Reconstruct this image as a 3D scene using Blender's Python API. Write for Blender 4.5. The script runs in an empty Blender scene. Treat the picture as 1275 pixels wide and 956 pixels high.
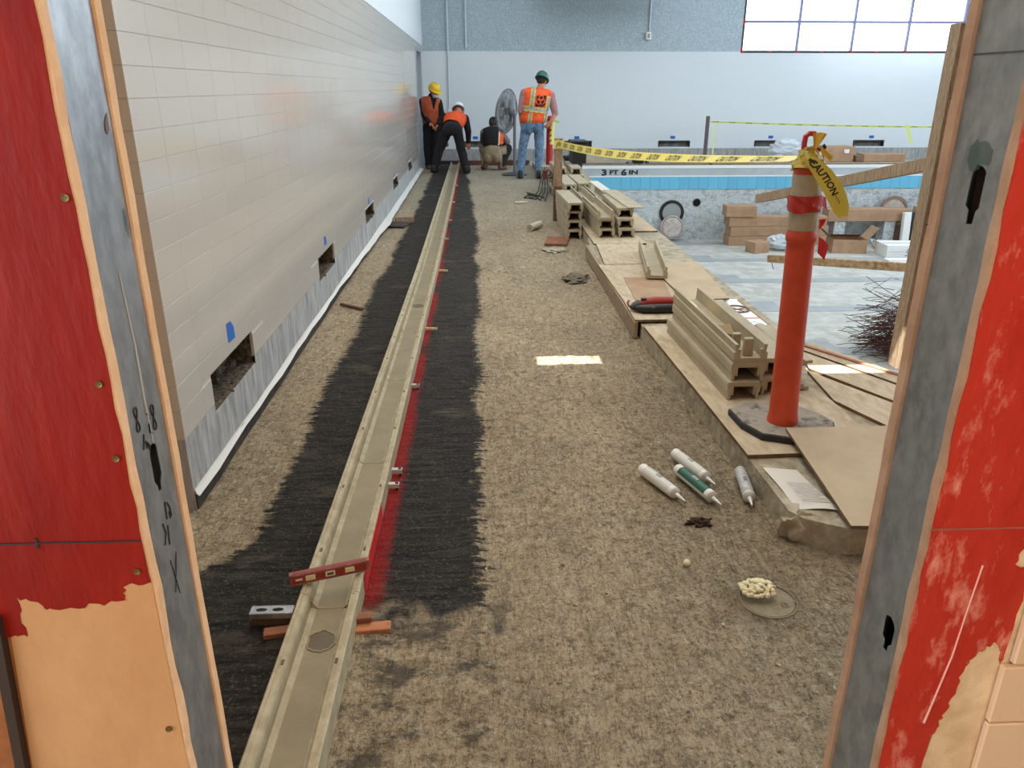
import bpy, bmesh, math, random
import numpy as np
from mathutils import Vector, Matrix, Euler
random.seed(7)
rng = np.random.default_rng(11)
R = math.radians
C = bpy.context.scene.collection
SC = bpy.context.scene

# ------------------------------------------------------------------ camera
cam = bpy.data.cameras.new('camera'); cam_o = bpy.data.objects.new('camera', cam); C.objects.link(cam_o)
cam.sensor_fit = 'HORIZONTAL'; cam.sensor_width = 36.0; cam.lens = 36.0 * 957.0 / 1275.0
cam.clip_start = 0.05; cam.clip_end = 200
cam_o.location = (0, 0, 1.55)
cam_o.rotation_euler = (R(90 - 21.1), 0, R(-2.54))
SC.camera = cam_o

# ------------------------------------------------------------------ world, sun, large lights, exposure
SC.view_settings.view_transform = 'Standard'; SC.view_settings.look = 'None'
SC.view_settings.gamma = 1.0; SC.view_settings.use_curve_mapping = False
SC.view_settings.exposure = 0.22
w = bpy.data.worlds.new('sky'); SC.world = w; w.use_nodes = True
bg = w.node_tree.nodes['Background']; bg.inputs[0].default_value = (0.80, 0.90, 1.0, 1); bg.inputs[1].default_value = 3.0

SUN_D = Vector((0.25, 0.35, -1.0))
s = bpy.data.lights.new('sun', 'SUN'); s.energy = 18; s.angle = R(0.25); s.color = (1, .96, .88)
so = bpy.data.objects.new('sun', s); C.objects.link(so); so.location = (-1, -1, 12)
so.rotation_euler = SUN_D.to_track_quat('-Z', 'Y').to_euler()

def area(name, loc, target, sx, sy, power, col):
    l = bpy.data.lights.new(name, 'AREA'); l.shape = 'RECTANGLE'; l.size = sx; l.size_y = sy; l.energy = power; l.color = col
    o = bpy.data.objects.new(name, l); C.objects.link(o); o.location = loc
    o.rotation_euler = (Vector(target) - Vector(loc)).to_track_quat('-Z', 'Y').to_euler()
    return o
area('daylight_right_windows', (13.3, 8.0, 3.4), (0, 8.0, 0.2), 10, 2.6, 430, (.73, .87, 1.0))
area('daylight_far_window', (9.3, 17.75, 3.6), (5, 6, -2), 7, 2.2, 90, (.80, .90, 1.0))
area('added_fill_hall', (4.0, 12.0, 5.05), (4.0, 12.0, 0), 9, 8, 300, (.77, .89, 1.0))  # added general fill from above the pool, not a known fixture
area('added_fill_aisle', (0.5, 5.4, 5.05), (0.5, 5.4, 0), 2.6, 8.0, 215, (1.0, .94, .85))  # added overhead fill that brightens the floor along the drain
area('corridor_lamp', (0.75, -1.2, 2.5), (0.0, 1.0, 1.0), 1.6, 0.6, 29, (1.0, .80, .58))

# ------------------------------------------------------------------ materials
def lin(c):
    out = []
    for v in c[:3]:
        v = v / 255.0
        out.append(v / 12.92 if v <= 0.04045 else ((v + 0.055) / 1.055) ** 2.4)
    return (out[0], out[1], out[2], 1.0)
MATS = {}
def mat(name, col, rough=.6, var=None, vscale=6.0, bump=0.0, bscale=40.0, metal=0.0, spec=0.5, stretch=(1, 1, 1),
        vlo=.38, vhi=.62, rand=0.0, alpha=None, trans=0.0, emit=None, bdist=0.01, detail=6):
    if name in MATS: return MATS[name]
    m = bpy.data.materials.new(name); m.use_nodes = True; nt = m.node_tree; N = nt.nodes; L = nt.links
    b = N['Principled BSDF']
    b.inputs['Base Color'].default_value = lin(col); b.inputs['Roughness'].default_value = rough
    b.inputs['Metallic'].default_value = metal; b.inputs['Specular IOR Level'].default_value = spec
    if trans: b.inputs['Transmission Weight'].default_value = trans
    if alpha is not None: b.inputs['Alpha'].default_value = alpha
    tc = mp = None
    if var or bump:
        tc = N.new('ShaderNodeTexCoord'); mp = N.new('ShaderNodeMapping'); mp.inputs['Scale'].default_value = stretch
        L.new(tc.outputs['Object'], mp.inputs[0])
    src = None
    if var:
        cols = var if isinstance(var, list) else [var]
        last = None
        for i, vc in enumerate(cols):
            n = N.new('ShaderNodeTexNoise'); n.inputs['Scale'].default_value = vscale * (1 + 1.7 * i); n.inputs['Detail'].default_value = detail
            n.inputs['Roughness'].default_value = .65
            L.new(mp.outputs[0], n.inputs['Vector'])
            mr = N.new('ShaderNodeMapRange'); mr.inputs[1].default_value = vlo + .04 * i; mr.inputs[2].default_value = vhi + .04 * i
            L.new(n.outputs[0], mr.inputs[0])
            mx = N.new('ShaderNodeMix'); mx.data_type = 'RGBA'
            if last is None: mx.inputs[6].default_value = lin(col)
            else: L.new(last, mx.inputs[6])
            mx.inputs[7].default_value = lin(vc); L.new(mr.outputs[0], mx.inputs[0]); last = mx.outputs[2]
        src = last
    if rand:
        oi = N.new('ShaderNodeObjectInfo'); hs = N.new('ShaderNodeHueSaturation')
        mr = N.new('ShaderNodeMapRange'); mr.inputs[3].default_value = 1 - rand; mr.inputs[4].default_value = 1 + rand
        L.new(oi.outputs['Random'], mr.inputs[0]); L.new(mr.outputs[0], hs.inputs['Value'])
        if src: L.new(src, hs.inputs['Color'])
        else: hs.inputs['Color'].default_value = lin(col)
        src = hs.outputs[0]
    if src: L.new(src, b.inputs['Base Color'])
    if bump:
        n = N.new('ShaderNodeTexNoise'); n.inputs['Scale'].default_value = bscale; n.inputs['Detail'].default_value = 5
        L.new(mp.outputs[0], n.inputs['Vector'])
        bp = N.new('ShaderNodeBump'); bp.inputs['Strength'].default_value = bump; bp.inputs['Distance'].default_value = bdist
        L.new(n.outputs[0], bp.inputs['Height']); L.new(bp.outputs[0], b.inputs['Normal'])
    MATS[name] = m
    return m

def floor_material():
    m = bpy.data.materials.new('rough_concrete_floor'); m.use_nodes = True; nt = m.node_tree; N = nt.nodes; L = nt.links
    b = N['Principled BSDF']; b.inputs['Roughness'].default_value = .85; b.inputs['Specular IOR Level'].default_value = .25
    tc = N.new('ShaderNodeTexCoord')
    def noise(scale, sx=1, sy=1, det=6, ro=.6):
        mp = N.new('ShaderNodeMapping'); mp.inputs['Scale'].default_value = (sx, sy, 1)
        L.new(tc.outputs['Object'], mp.inputs[0]); n = N.new('ShaderNodeTexNoise')
        n.inputs['Scale'].default_value = scale; n.inputs['Detail'].default_value = det; n.inputs['Roughness'].default_value = ro
        L.new(mp.outputs[0], n.inputs['Vector']); return n.outputs[0]
    def mth(op, a, bb=None, c=None, clamp=False):
        n = N.new('ShaderNodeMath'); n.operation = op; n.use_clamp = clamp
        for i, v in enumerate((a, bb, c)):
            if v is None: continue
            if isinstance(v, (int, float)): n.inputs[i].default_value = v
            else: L.new(v, n.inputs[i])
        return n.outputs[0]
    def rng_(v, a, bb, lo=0., hi=1.):
        n = N.new('ShaderNodeMapRange'); n.inputs[1].default_value = a; n.inputs[2].default_value = bb
        n.inputs[3].default_value = lo; n.inputs[4].default_value = hi; L.new(v, n.inputs[0]); return n.outputs[0]
    def mix(f, c1, c2):
        n = N.new('ShaderNodeMix'); n.data_type = 'RGBA'
        if isinstance(f, (int, float)): n.inputs[0].default_value = f
        else: L.new(f, n.inputs[0])
        for i, c in ((6, c1), (7, c2)):
            if isinstance(c, tuple): n.inputs[i].default_value = lin(c)
            else: L.new(c, n.inputs[i])
        return n.outputs[2]
    sx = N.new('ShaderNodeSeparateXYZ'); L.new(tc.outputs['Object'], sx.inputs[0]); X, Y = sx.outputs[0], sx.outputs[1]
    big = noise(1.6, 1, .7); med = noise(9); fine = noise(70, 1, 1, 4); streak = noise(2.6, 2.2, 17, 6, .7); streakL = noise(3.0, 14, 2.2, 6, .7)
    base = mix(rng_(big, .35, .65), (198, 177, 144), (176, 155, 123))
    base = mix(rng_(med, .42, .72), base, (202, 183, 151))
    pit = noise(26, 1, 1, 8, .74)
    crumb = noise(85, 1, 1, 3, .6)
    def lines(scale, sx_, sy_, wd, dis):
        mp = N.new('ShaderNodeMapping'); mp.inputs['Scale'].default_value = (sx_, sy_, 1); L.new(tc.outputs['Object'], mp.inputs[0])
        n = N.new('ShaderNodeTexNoise'); n.inputs['Scale'].default_value = scale; n.inputs['Detail'].default_value = 5; n.inputs['Roughness'].default_value = .62; n.inputs['Distortion'].default_value = dis
        L.new(mp.outputs[0], n.inputs['Vector']); return rng_(mth('ABSOLUTE', mth('SUBTRACT', n.outputs[0], .5)), 0.0, wd, 1., 0.)
    wear = noise(1.1, 1.3, .8, 4)
    ln1 = lines(7, 3.6, .8, .022, .3); ln2 = lines(9, 1.0, 1.5, .018, 1.0); ln3 = lines(22, 2.2, .7, .04, .4)
    base = mix(rng_(wear, .40, .66), base, mix(.28, base, (104, 92, 74)))
    base = mix(mth('MULTIPLY', rng_(X, .55, 1.05), .22), base, (92, 84, 70))
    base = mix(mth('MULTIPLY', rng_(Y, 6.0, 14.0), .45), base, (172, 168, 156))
    base = mix(mth('MULTIPLY', rng_(pit, .53, .60), .50), base, (92, 80, 62))
    base = mix(mth('MULTIPLY', rng_(pit, .46, .40), .35), base, (206, 194, 170))
    base = mix(mth('MULTIPLY', ln1, .30), base, (70, 60, 46))
    base = mix(mth('MULTIPLY', ln2, .26), base, (78, 68, 53))
    base = mix(mth('MULTIPLY', ln3, .30), base, (84, 73, 57))
    base = mix(mth('MULTIPLY', rng_(crumb, .60, .66), .62), base, (64, 55, 43))
    base = mix(mth('MULTIPLY', rng_(crumb, .38, .33), .45), base, (222, 214, 196))
    base = mix(mth('MULTIPLY', rng_(fine, .56, .72), .55), base, (84, 74, 58))
    base = mix(mth('MULTIPLY', rng_(streakL, .52, .72), .30), base, (192, 183, 162))
    # moist dark setting bed, trowelled across the drain line
    edgeR = mth('ADD', mth('MULTIPLY', mth('SUBTRACT', streak, .5), .20), mth('ADD', mth('MULTIPLY', mth('SUBTRACT', big, .5), .22), mth('MULTIPLY', mth('SUBTRACT', pit, .5), .20)))
    right_lim = rng_(Y, 9.0, 15.0, -0.01, -.18)
    mR = rng_(mth('SUBTRACT', mth('ADD', right_lim, edgeR), X), -.012, .012)
    endR = rng_(mth('ADD', Y, mth('MULTIPLY', mth('SUBTRACT', med, .5), .5)), 1.92, 2.06)
    patch = rng_(noise(5.0, 1, 1.4, 6, .7), .50, .60)
    endR = mth('MAXIMUM', endR, mth('MULTIPLY', patch, .72))
    left_lim = rng_(Y, 1.75, 2.45, -1.35, -.84)
    mL = rng_(mth('SUBTRACT', X, mth('ADD', left_lim, edgeR)), -.012, .012)
    isR = rng_(X, -.46, -.44)
    mask = mth('ADD', mth('MULTIPLY', mth('MULTIPLY', mR, endR), isR), mth('MULTIPLY', mL, mth('SUBTRACT', 1.0, isR)))
    dusty = rng_(noise(2.4, .8, 1.8, 5), .60, .74)
    dark = mix(rng_(streak, .42, .66), (37, 35, 32), (74, 69, 62))
    dark = mix(mth('MULTIPLY', dusty, .5), dark, (138, 128, 108))
    dark = mix(mth('MULTIPLY', rng_(pit, .54, .66), .45), dark, (98, 91, 80))
    dark = mix(mth('MULTIPLY', ln2, .35), dark, (22, 20, 18))
    dark = mix(mth('MULTIPLY', rng_(crumb, .57, .66), .5), dark, (124, 117, 103))
    col = mix(mask, base, dark)
    # oversprayed red marking line beside the drain
    en = mth('MULTIPLY', mth('SUBTRACT', noise(40, 1, 1, 5, .75), .5), .12)
    wv = mth('MULTIPLY', mth('SUBTRACT', noise(1.1, .1, 1), .5), .06)
    rr = rng_(mth('SUBTRACT', mth('ADD', mth('ADD', en, wv), -.335), X), -.02, .02)
    rl = rng_(Y, 2.0, 2.12)
    gap = rng_(noise(.9, .05, 1, 2), .34, .42)
    red = mth('MULTIPLY', mth('MULTIPLY', rr, mth('MULTIPLY', rl, gap)), rng_(X, -.47, -.46))
    col = mix(mth('MULTIPLY', red, rng_(crumb, .40, .60, 1., .45)), col, (186, 20, 16))
    # a dark smudge shaped like a T near the doorway
    def box_mask(x0, x1, y0, y1, soft=.012):
        a = mth('MULTIPLY', rng_(X, x0 - soft, x0 + soft), rng_(X, x1 - soft, x1 + soft, 1., 0.))
        bq = mth('MULTIPLY', rng_(Y, y0 - soft, y0 + soft), rng_(Y, y1 - soft, y1 + soft, 1., 0.))
        return mth('MULTIPLY', a, bq)
    sm = mth('MAXIMUM', box_mask(.025, .065, 1.90, 2.05), box_mask(.01, .085, 2.01, 2.055))
    col = mix(mth('MULTIPLY', mth('MULTIPLY', sm, rng_(med, .3, .6)), .8), col, (74, 68, 58))
    # stain around the floor drain
    dx = mth('SUBTRACT', X, .90); dy = mth('SUBTRACT', Y, 2.03)
    rad = mth('SQRT', mth('ADD', mth('MULTIPLY', dx, dx), mth('MULTIPLY', dy, dy)))
    st = mth('MULTIPLY', rng_(rad, .07, .17, 1., 0.), .6)
    col = mix(mth('MULTIPLY', st, rng_(med, .3, .6, .4, 1.)), col, (104, 96, 78))
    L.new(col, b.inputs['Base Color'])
    hsum = mth('ADD', mth('ADD', mth('SUBTRACT', mth('ADD', mth('MULTIPLY', fine, .4), mth('MULTIPLY', pit, 1.1)), mth('ADD', mth('MULTIPLY', ln1, .18), mth('MULTIPLY', ln2, .12))), mth('MULTIPLY', med, .6)), mth('ADD', mth('MULTIPLY', mth('MULTIPLY', streak, mask), 1.3), mth('MULTIPLY', streakL, .5)))
    bp = N.new('ShaderNodeBump'); bp.inputs['Strength'].default_value = 1.0; bp.inputs['Distance'].default_value = .022
    L.new(hsum, bp.inputs['Height']); L.new(bp.outputs[0], b.inputs['Normal'])
    return m

tile_m = mat('white_glazed_tile', (197, 189, 178), .12, rand=.012, spec=.85)
grout_m = mat('pale_grout', (188, 181, 170), .9)
plaster_m = mat('white_plaster', (214, 218, 220), .8, bump=.15, bscale=60)
stucco_m = mat('grey_stucco', (162, 176, 183), .95, var=(192, 202, 207), vscale=26, vlo=.45, vhi=.75, bump=.7, bscale=30, bdist=.03)
cbase_m = mat('grey_cement_base', (156, 155, 152), .85, var=[(128, 128, 127), (176, 175, 172)], vscale=5, stretch=(2, 2, .35), bump=.3, bscale=30)
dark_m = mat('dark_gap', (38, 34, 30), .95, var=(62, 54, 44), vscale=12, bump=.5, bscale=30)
mortar_m = mat('rough_brown_mortar', (78, 67, 54), .95, var=[(48, 41, 33), (112, 100, 82)], vscale=18, bump=.9, bscale=45, bdist=.02)
drain_m = mat('polymer_concrete_channel', (166, 153, 122), .62, var=[(150, 137, 106), (178, 167, 140)], vscale=7, bump=.15, bscale=120)
drain_in_m = mat('polymer_concrete_bed', (142, 130, 100), .5, var=(128, 116, 88), vscale=5, bump=.1, bscale=120)
chan_m = mat('tan_polymer_channel', (174, 162, 136), .7, var=(160, 147, 121), vscale=4, bump=.08, bscale=90)
ply_m = mat('pale_plywood', (184, 166, 138), .8, var=[(164, 145, 116), (194, 178, 152)], vscale=4, stretch=(2.2, .8, 1), bump=.1, bscale=40)
hard_m = mat('tan_hardboard', (186, 166, 136), .8, var=(174, 153, 123), vscale=3, bump=.05, bscale=50)
edge2_m = mat('board_edge_brown', (176, 136, 104), .9, var=(158, 118, 88), vscale=14, bump=.2, bscale=60)
plyedge_m = mat('brown_board_edge', (128, 98, 66), .85, var=(92, 70, 46), vscale=12)
wood_m = mat('weathered_lumber', (146, 126, 102), .85, var=[(120, 101, 80), (168, 148, 122)], vscale=14, stretch=(3, 3, .5), bump=.3, bscale=40)
woodp_m = mat('pale_lumber', (206, 176, 130), .8, var=[(180, 146, 98), (220, 196, 158)], vscale=10, stretch=(3, 3, .5), bump=.25, bscale=30)
woodr_m = mat('reddish_wood_scrap', (142, 92, 62), .8, var=(112, 70, 46), vscale=14, bump=.2, bscale=60)
card_m = mat('cardboard', (176, 142, 112), .85, var=(160, 126, 96), vscale=4)
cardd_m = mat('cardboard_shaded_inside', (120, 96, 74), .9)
red_paint_m = mat('red_membrane', (142, 22, 8), .42, spec=.22, var=[(126, 16, 6), (156, 34, 16)], vscale=9, vlo=.45, vhi=.75, bump=.4, bscale=60, bdist=.004, stretch=(1, 1, .28))
red_paint2_m = mat('red_membrane_scuffed', (184, 50, 34), .42, spec=.25, var=[(172, 40, 25), (222, 138, 116)], vscale=15, vlo=.50, vhi=.70, bump=.55, bscale=55, bdist=.005, stretch=(1, 1, .45))
peach_m = mat('peach_thinset', (208, 154, 102), .75, var=(198, 143, 92), vscale=10, bump=.35, bscale=24, bdist=.006, stretch=(1, 1, .5))
edge_m = mat('board_edge_cream', (230, 184, 140), .9, var=(220, 170, 124), vscale=14, bump=.25, bscale=60)
steel_m = mat('galvanised_steel', (150, 152, 154), .38, var=[(128, 130, 132), (168, 170, 172)], vscale=7, metal=.75, stretch=(1.5, 1.5, .8), bump=.05, bscale=30)
steel2_m = mat('dull_galvanised_steel', (138, 136, 130), .5, var=[(116, 115, 109), (152, 150, 143)], vscale=8, metal=.6, stretch=(1.3, 1.3, .9), bump=.05, bscale=30)
ink_m = mat('black_marker', (40, 34, 32), .7)
black_m = mat('black_plastic', (24, 24, 25), .45)
orange_m = mat('orange_plastic', (206, 74, 36), .5, var=(190, 60, 28), vscale=7, bump=.05)
orange_dark_m = mat('smooth_red_tape', (176, 34, 26), .3)
reflect_m = mat('greyed_reflective_sheet', (176, 160, 134), .6, var=(156, 140, 116), vscale=12)
rubber_m = mat('dusty_black_rubber', (150, 142, 128), .9, var=[(128, 120, 108), (72, 69, 64)], vscale=6, vlo=.48, vhi=.66, bump=.3, bscale=40)
rubber_side_m = mat('black_rubber', (46, 44, 42), .85)
yellow_m = mat('yellow_tape', (220, 203, 84), .4)
blue_tape_m = mat('blue_masking_tape', (26, 96, 178), .7)
white_m = mat('white_plastic', (226, 224, 216), .4)
whitebox_m = mat('white_card', (226, 226, 222), .7)
green_label_m = mat('green_label', (18, 82, 62), .45)
foam_m = mat('cream_foam', (240, 230, 196), .9, var=(224, 210, 166), vscale=40, bump=.5, bscale=90)
paper_m = mat('white_paper', (214, 208, 198), .8)
pool_m = mat('rough_grey_pool_wall', (188, 193, 193), .9, var=[(150, 157, 159), (212, 215, 213)], vscale=9, vlo=.47, vhi=.64, stretch=(.7, 1, 1), bump=.6, bscale=26, bdist=.03)
poolf_m = mat('pool_floor_concrete', (178, 176, 167), .85, var=[(164, 161, 150), (192, 190, 182)], vscale=1.6, bump=.3, bscale=18)
stripe_m = mat('grey_lane_tile', (154, 156, 155), .6, var=(144, 147, 147), vscale=5)
bluetile_m = mat('blue_pool_tile', (104, 180, 212), .25, rand=.05)
gutter_m = mat('grey_gutter_tile', (172, 178, 180), .5, var=(160, 166, 168), vscale=4)
whitetile_m = mat('white_edge_tile', (226, 230, 232), .35)
win_red_m = mat('red_sealant', (190, 40, 40), .7)
frame_dark_m = mat('dark_window_frame', (40, 40, 52), .5)
mullion_m = mat('blue_grey_mullion', (120, 122, 160), .5)
concrete_slab_m = mat('deck_concrete', (160, 148, 124), .9, var=[(136, 124, 100), (182, 172, 150)], vscale=5, bump=.5, bscale=30, bdist=.02)
skin_m = mat('skin', (186, 120, 92), .6)
denim_m = mat('blue_denim', (92, 120, 148), .9, var=[(70, 96, 126), (118, 144, 170)], vscale=7, bump=.2, bscale=50)
navy_m = mat('dark_navy_cloth', (24, 23, 28), .95, var=(33, 31, 36), vscale=6)
blackc_m = mat('black_cloth', (18, 16, 16), .95, var=(27, 24, 23), vscale=8)
khaki_m = mat('khaki_cloth', (150, 134, 106), .95, var=(128, 112, 86), vscale=8)
grayc_m = mat('grey_knit', (132, 122, 120), .95, var=(108, 100, 98), vscale=18)
plaid_m = mat('pink_grey_plaid', (160, 112, 116), .9, var=[(128, 88, 96), (180, 140, 140)], vscale=24)
vest_m = mat('orange_vest', (240, 92, 34), .75, var=(226, 78, 24), vscale=6)
vest_dull_m = mat('dull_orange_vest', (196, 96, 54), .85, var=(170, 78, 42), vscale=7)
silver_m = mat('silver_reflective', (150, 150, 138), .5)
lime_m = mat('lime_trim', (204, 210, 104), .7)
hat_green_m = mat('green_hard_hat', (14, 84, 66), .3)
hat_yellow_m = mat('yellow_hard_hat', (226, 184, 30), .3)
hat_white_m = mat('white_hard_hat', (222, 224, 224), .3)
hair_m = mat('dark_hair', (52, 40, 34), .9)
boot_m = mat('brown_boot', (112, 82, 62), .8, var=(84, 60, 46), vscale=14)
boot_dark_m = mat('dark_boot', (48, 42, 40), .8)
mask_m = mat('pale_blue_mask', (186, 206, 226), .85)
wire_m = mat('grey_guard_wire', (120, 122, 124), .4, metal=.5)
rust_m = mat('rusty_wire', (92, 50, 34), .85, var=(58, 32, 24), vscale=30)
plastic_m = mat('clear_plastic_film', (226, 232, 236), .2, alpha=.45)
level_m = mat('red_level_face', (136, 40, 36), .45)
tool_red_m = mat('red_tool_shell', (150, 34, 26), .5)
disc_m = mat('dusty_round_lid', (196, 190, 184), .85, var=(168, 154, 143), vscale=9)
vial_m = mat('yellow_vial', (206, 200, 120), .2)

# ------------------------------------------------------------------ mesh builder
class MB:
    def __init__(s): s.v = []; s.f = []; s.mi = []; s.cur = 0
    def add(s, vs, fs):
        n = len(s.v); s.v += [tuple(v) for v in vs]; s.f += [tuple(i + n for i in f) for f in fs]; s.mi += [s.cur] * len(fs)
    def box(s, c, d, M=None):
        x, y, z = d[0] / 2, d[1] / 2, d[2] / 2
        vs = [Vector((a * x, b * y, e * z)) for a in (-1, 1) for b in (-1, 1) for e in (-1, 1)]
        if M is not None: vs = [M @ v for v in vs]
        vs = [v + Vector(c) for v in vs]
        s.add(vs, [(0, 1, 3, 2), (4, 6, 7, 5), (0, 4, 5, 1), (2, 3, 7, 6), (0, 2, 6, 4), (1, 5, 7, 3)]); return s
    def bx(s, x0, x1, y0, y1, z0, z1): return s.box(((x0 + x1) / 2, (y0 + y1) / 2, (z0 + z1) / 2), (x1 - x0, y1 - y0, z1 - z0))
    def bar(s, p, q, w, h, up=(0, 0, 1)):
        p = Vector(p); q = Vector(q); d = (q - p); L = d.length; d.normalize()
        u = Vector(up); sx = d.cross(u)
        if sx.length < 1e-5: u = Vector((0, 1, 0)); sx = d.cross(u)
        sx.normalize(); u = sx.cross(d)
        vs = []
        for t in (p, q):
            for a, b in ((-1, -1), (1, -1), (1, 1), (-1, 1)): vs.append(t + sx * (a * w / 2) + u * (b * h / 2))
        s.add(vs, [(3, 2, 1, 0), (4, 5, 6, 7), (0, 1, 5, 4), (1, 2, 6, 5), (2, 3, 7, 6), (3, 0, 4, 7)]); return s
    def tube(s, pts, r, n=8, caps=True):
        pts = [Vector(p) for p in pts]; rs = r if isinstance(r, (list, tuple)) else [r] * len(pts)
        base = len(s.v); ref = None; vs = []
        for i, p in enumerate(pts):
            a = pts[max(i - 1, 0)]; b = pts[min(i + 1, len(pts) - 1)]; d = (b - a).normalized()
            if ref is None:
                ref = Vector((0, 0, 1)) if abs(d.z) < .9 else Vector((1, 0, 0))
            sx = d.cross(ref); sx.normalize(); u = sx.cross(d); ref = u
            for k in range(n):
                t = 2 * math.pi * k / n; vs.append(p + (sx * math.cos(t) + u * math.sin(t)) * rs[i])
        fs = []
        for i in range(len(pts) - 1):
            for k in range(n):
                k2 = (k + 1) % n; fs.append((i * n + k, i * n + k2, (i + 1) * n + k2, (i + 1) * n + k))
        if caps: fs.append(tuple(range(n - 1, -1, -1))); m = (len(pts) - 1) * n; fs.append(tuple(m + k for k in range(n)))
        s.add(vs, fs); return s
    def lathe(s, prof, n=24, M=None):
        vs = []; fs = []
        for r, z in prof:
            for k in range(n):
                t = 2 * math.pi * k / n; v = Vector((r * math.cos(t), r * math.sin(t), z)); vs.append(M @ v if M is not None else v)
        for i in range(len(prof) - 1):
            for k in range(n):
                k2 = (k + 1) % n; fs.append((i * n + k, i * n + k2, (i + 1) * n + k2, (i + 1) * n + k))
        closed = prof[0] == prof[-1] or (len(prof) == 2 and abs(prof[0][1] - prof[1][1]) < 1e-9)
        if prof[0][0] > 1e-6 and not closed: fs.append(tuple(range(n - 1, -1, -1)))
        if prof[-1][0] > 1e-6 and not closed: m = (len(prof) - 1) * n; fs.append(tuple(m + k for k in range(n)))
        s.add(vs, fs); return s
    def prism(s, poly, z0, z1, M=None):
        n = len(poly); vs = [Vector((p[0], p[1], z)) for z in (z0, z1) for p in poly]
        a = sum(poly[i][0] * poly[(i + 1) % n][1] - poly[(i + 1) % n][0] * poly[i][1] for i in range(n))
        fs = [tuple(range(n - 1, -1, -1)), tuple(range(n, 2 * n))] + [(i, (i + 1) % n, n + (i + 1) % n, n + i) for i in range(n)]
        if a < 0: fs = [f[::-1] for f in fs]
        if M is not None: vs = [M @ v for v in vs]
        s.add(vs, fs); return s
    def ell(s, c, r, M=None, n=12, k=8):
        vs = []; fs = []; c = Vector(c)
        for i in range(k + 1):
            a = math.pi * i / k
            for j in range(n):
                t = 2 * math.pi * j / n; v = Vector((r[0] * math.sin(a) * math.cos(t), r[1] * math.sin(a) * math.sin(t), r[2] * math.cos(a)))
                vs.append(c + (M @ v if M is not None else v))
        for i in range(k):
            for j in range(n):
                j2 = (j + 1) % n; fs.append((i * n + j, (i + 1) * n + j, (i + 1) * n + j2, i * n + j2))
        s.add(vs, fs); return s
    def cap(s, p, q, r1, r2, n=12):
        p = Vector(p); q = Vector(q); d = (q - p); L = d.length
        if L < 1e-6: d = Vector((0, 0, 1))
        M = d.to_track_quat('Z', 'Y').to_matrix().to_4x4(); M.translation = p
        prof = []
        for i in range(6):
            a = -math.pi / 2 + math.pi / 2 * i / 5; prof.append((max(r1 * math.cos(a), 1e-7), r1 * math.sin(a)))
        for i in range(6):
            a = math.pi / 2 * i / 5; prof.append((max(r2 * math.cos(a), 1e-7), L + r2 * math.sin(a)))
        return s.lathe(prof, n, M)
    def sheet(s, rows, th=.001):
        # rows: grid of points; gives a thin double-skinned sheet
        nr = len(rows); nc = len(rows[0]); P = [[Vector(p) for p in r] for r in rows]
        nrm = []
        for i in range(nr):
            for j in range(nc):
                a = P[min(i + 1, nr - 1)][j] - P[max(i - 1, 0)][j]; b = P[i][min(j + 1, nc - 1)] - P[i][max(j - 1, 0)]
                v = a.cross(b); nrm.append(v.normalized() if v.length > 1e-9 else Vector((0, 0, 1)))
        vs = [P[i][j] + nrm[i * nc + j] * th / 2 for i in range(nr) for j in range(nc)] + [P[i][j] - nrm[i * nc + j] * th / 2 for i in range(nr) for j in range(nc)]
        o = nr * nc; fs = []
        for i in range(nr - 1):
            for j in range(nc - 1):
                a, b, c, d = i * nc + j, i * nc + j + 1, (i + 1) * nc + j + 1, (i + 1) * nc + j
                fs.append((d, c, b, a)); fs.append((a + o, b + o, c + o, d + o))
        for i in range(nr - 1):
            for j in (0, nc - 1):
                a, d = i * nc + j, (i + 1) * nc + j; fs.append((a, a + o, d + o, d) if j == nc - 1 else (d, d + o, a + o, a))
        for j in range(nc - 1):
            for i in (0, nr - 1):
                a, b = i * nc + j, i * nc + j + 1; fs.append((b, b + o, a + o, a) if i == nr - 1 else (a, a + o, b + o, b))
        s.add(vs, fs); return s

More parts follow.
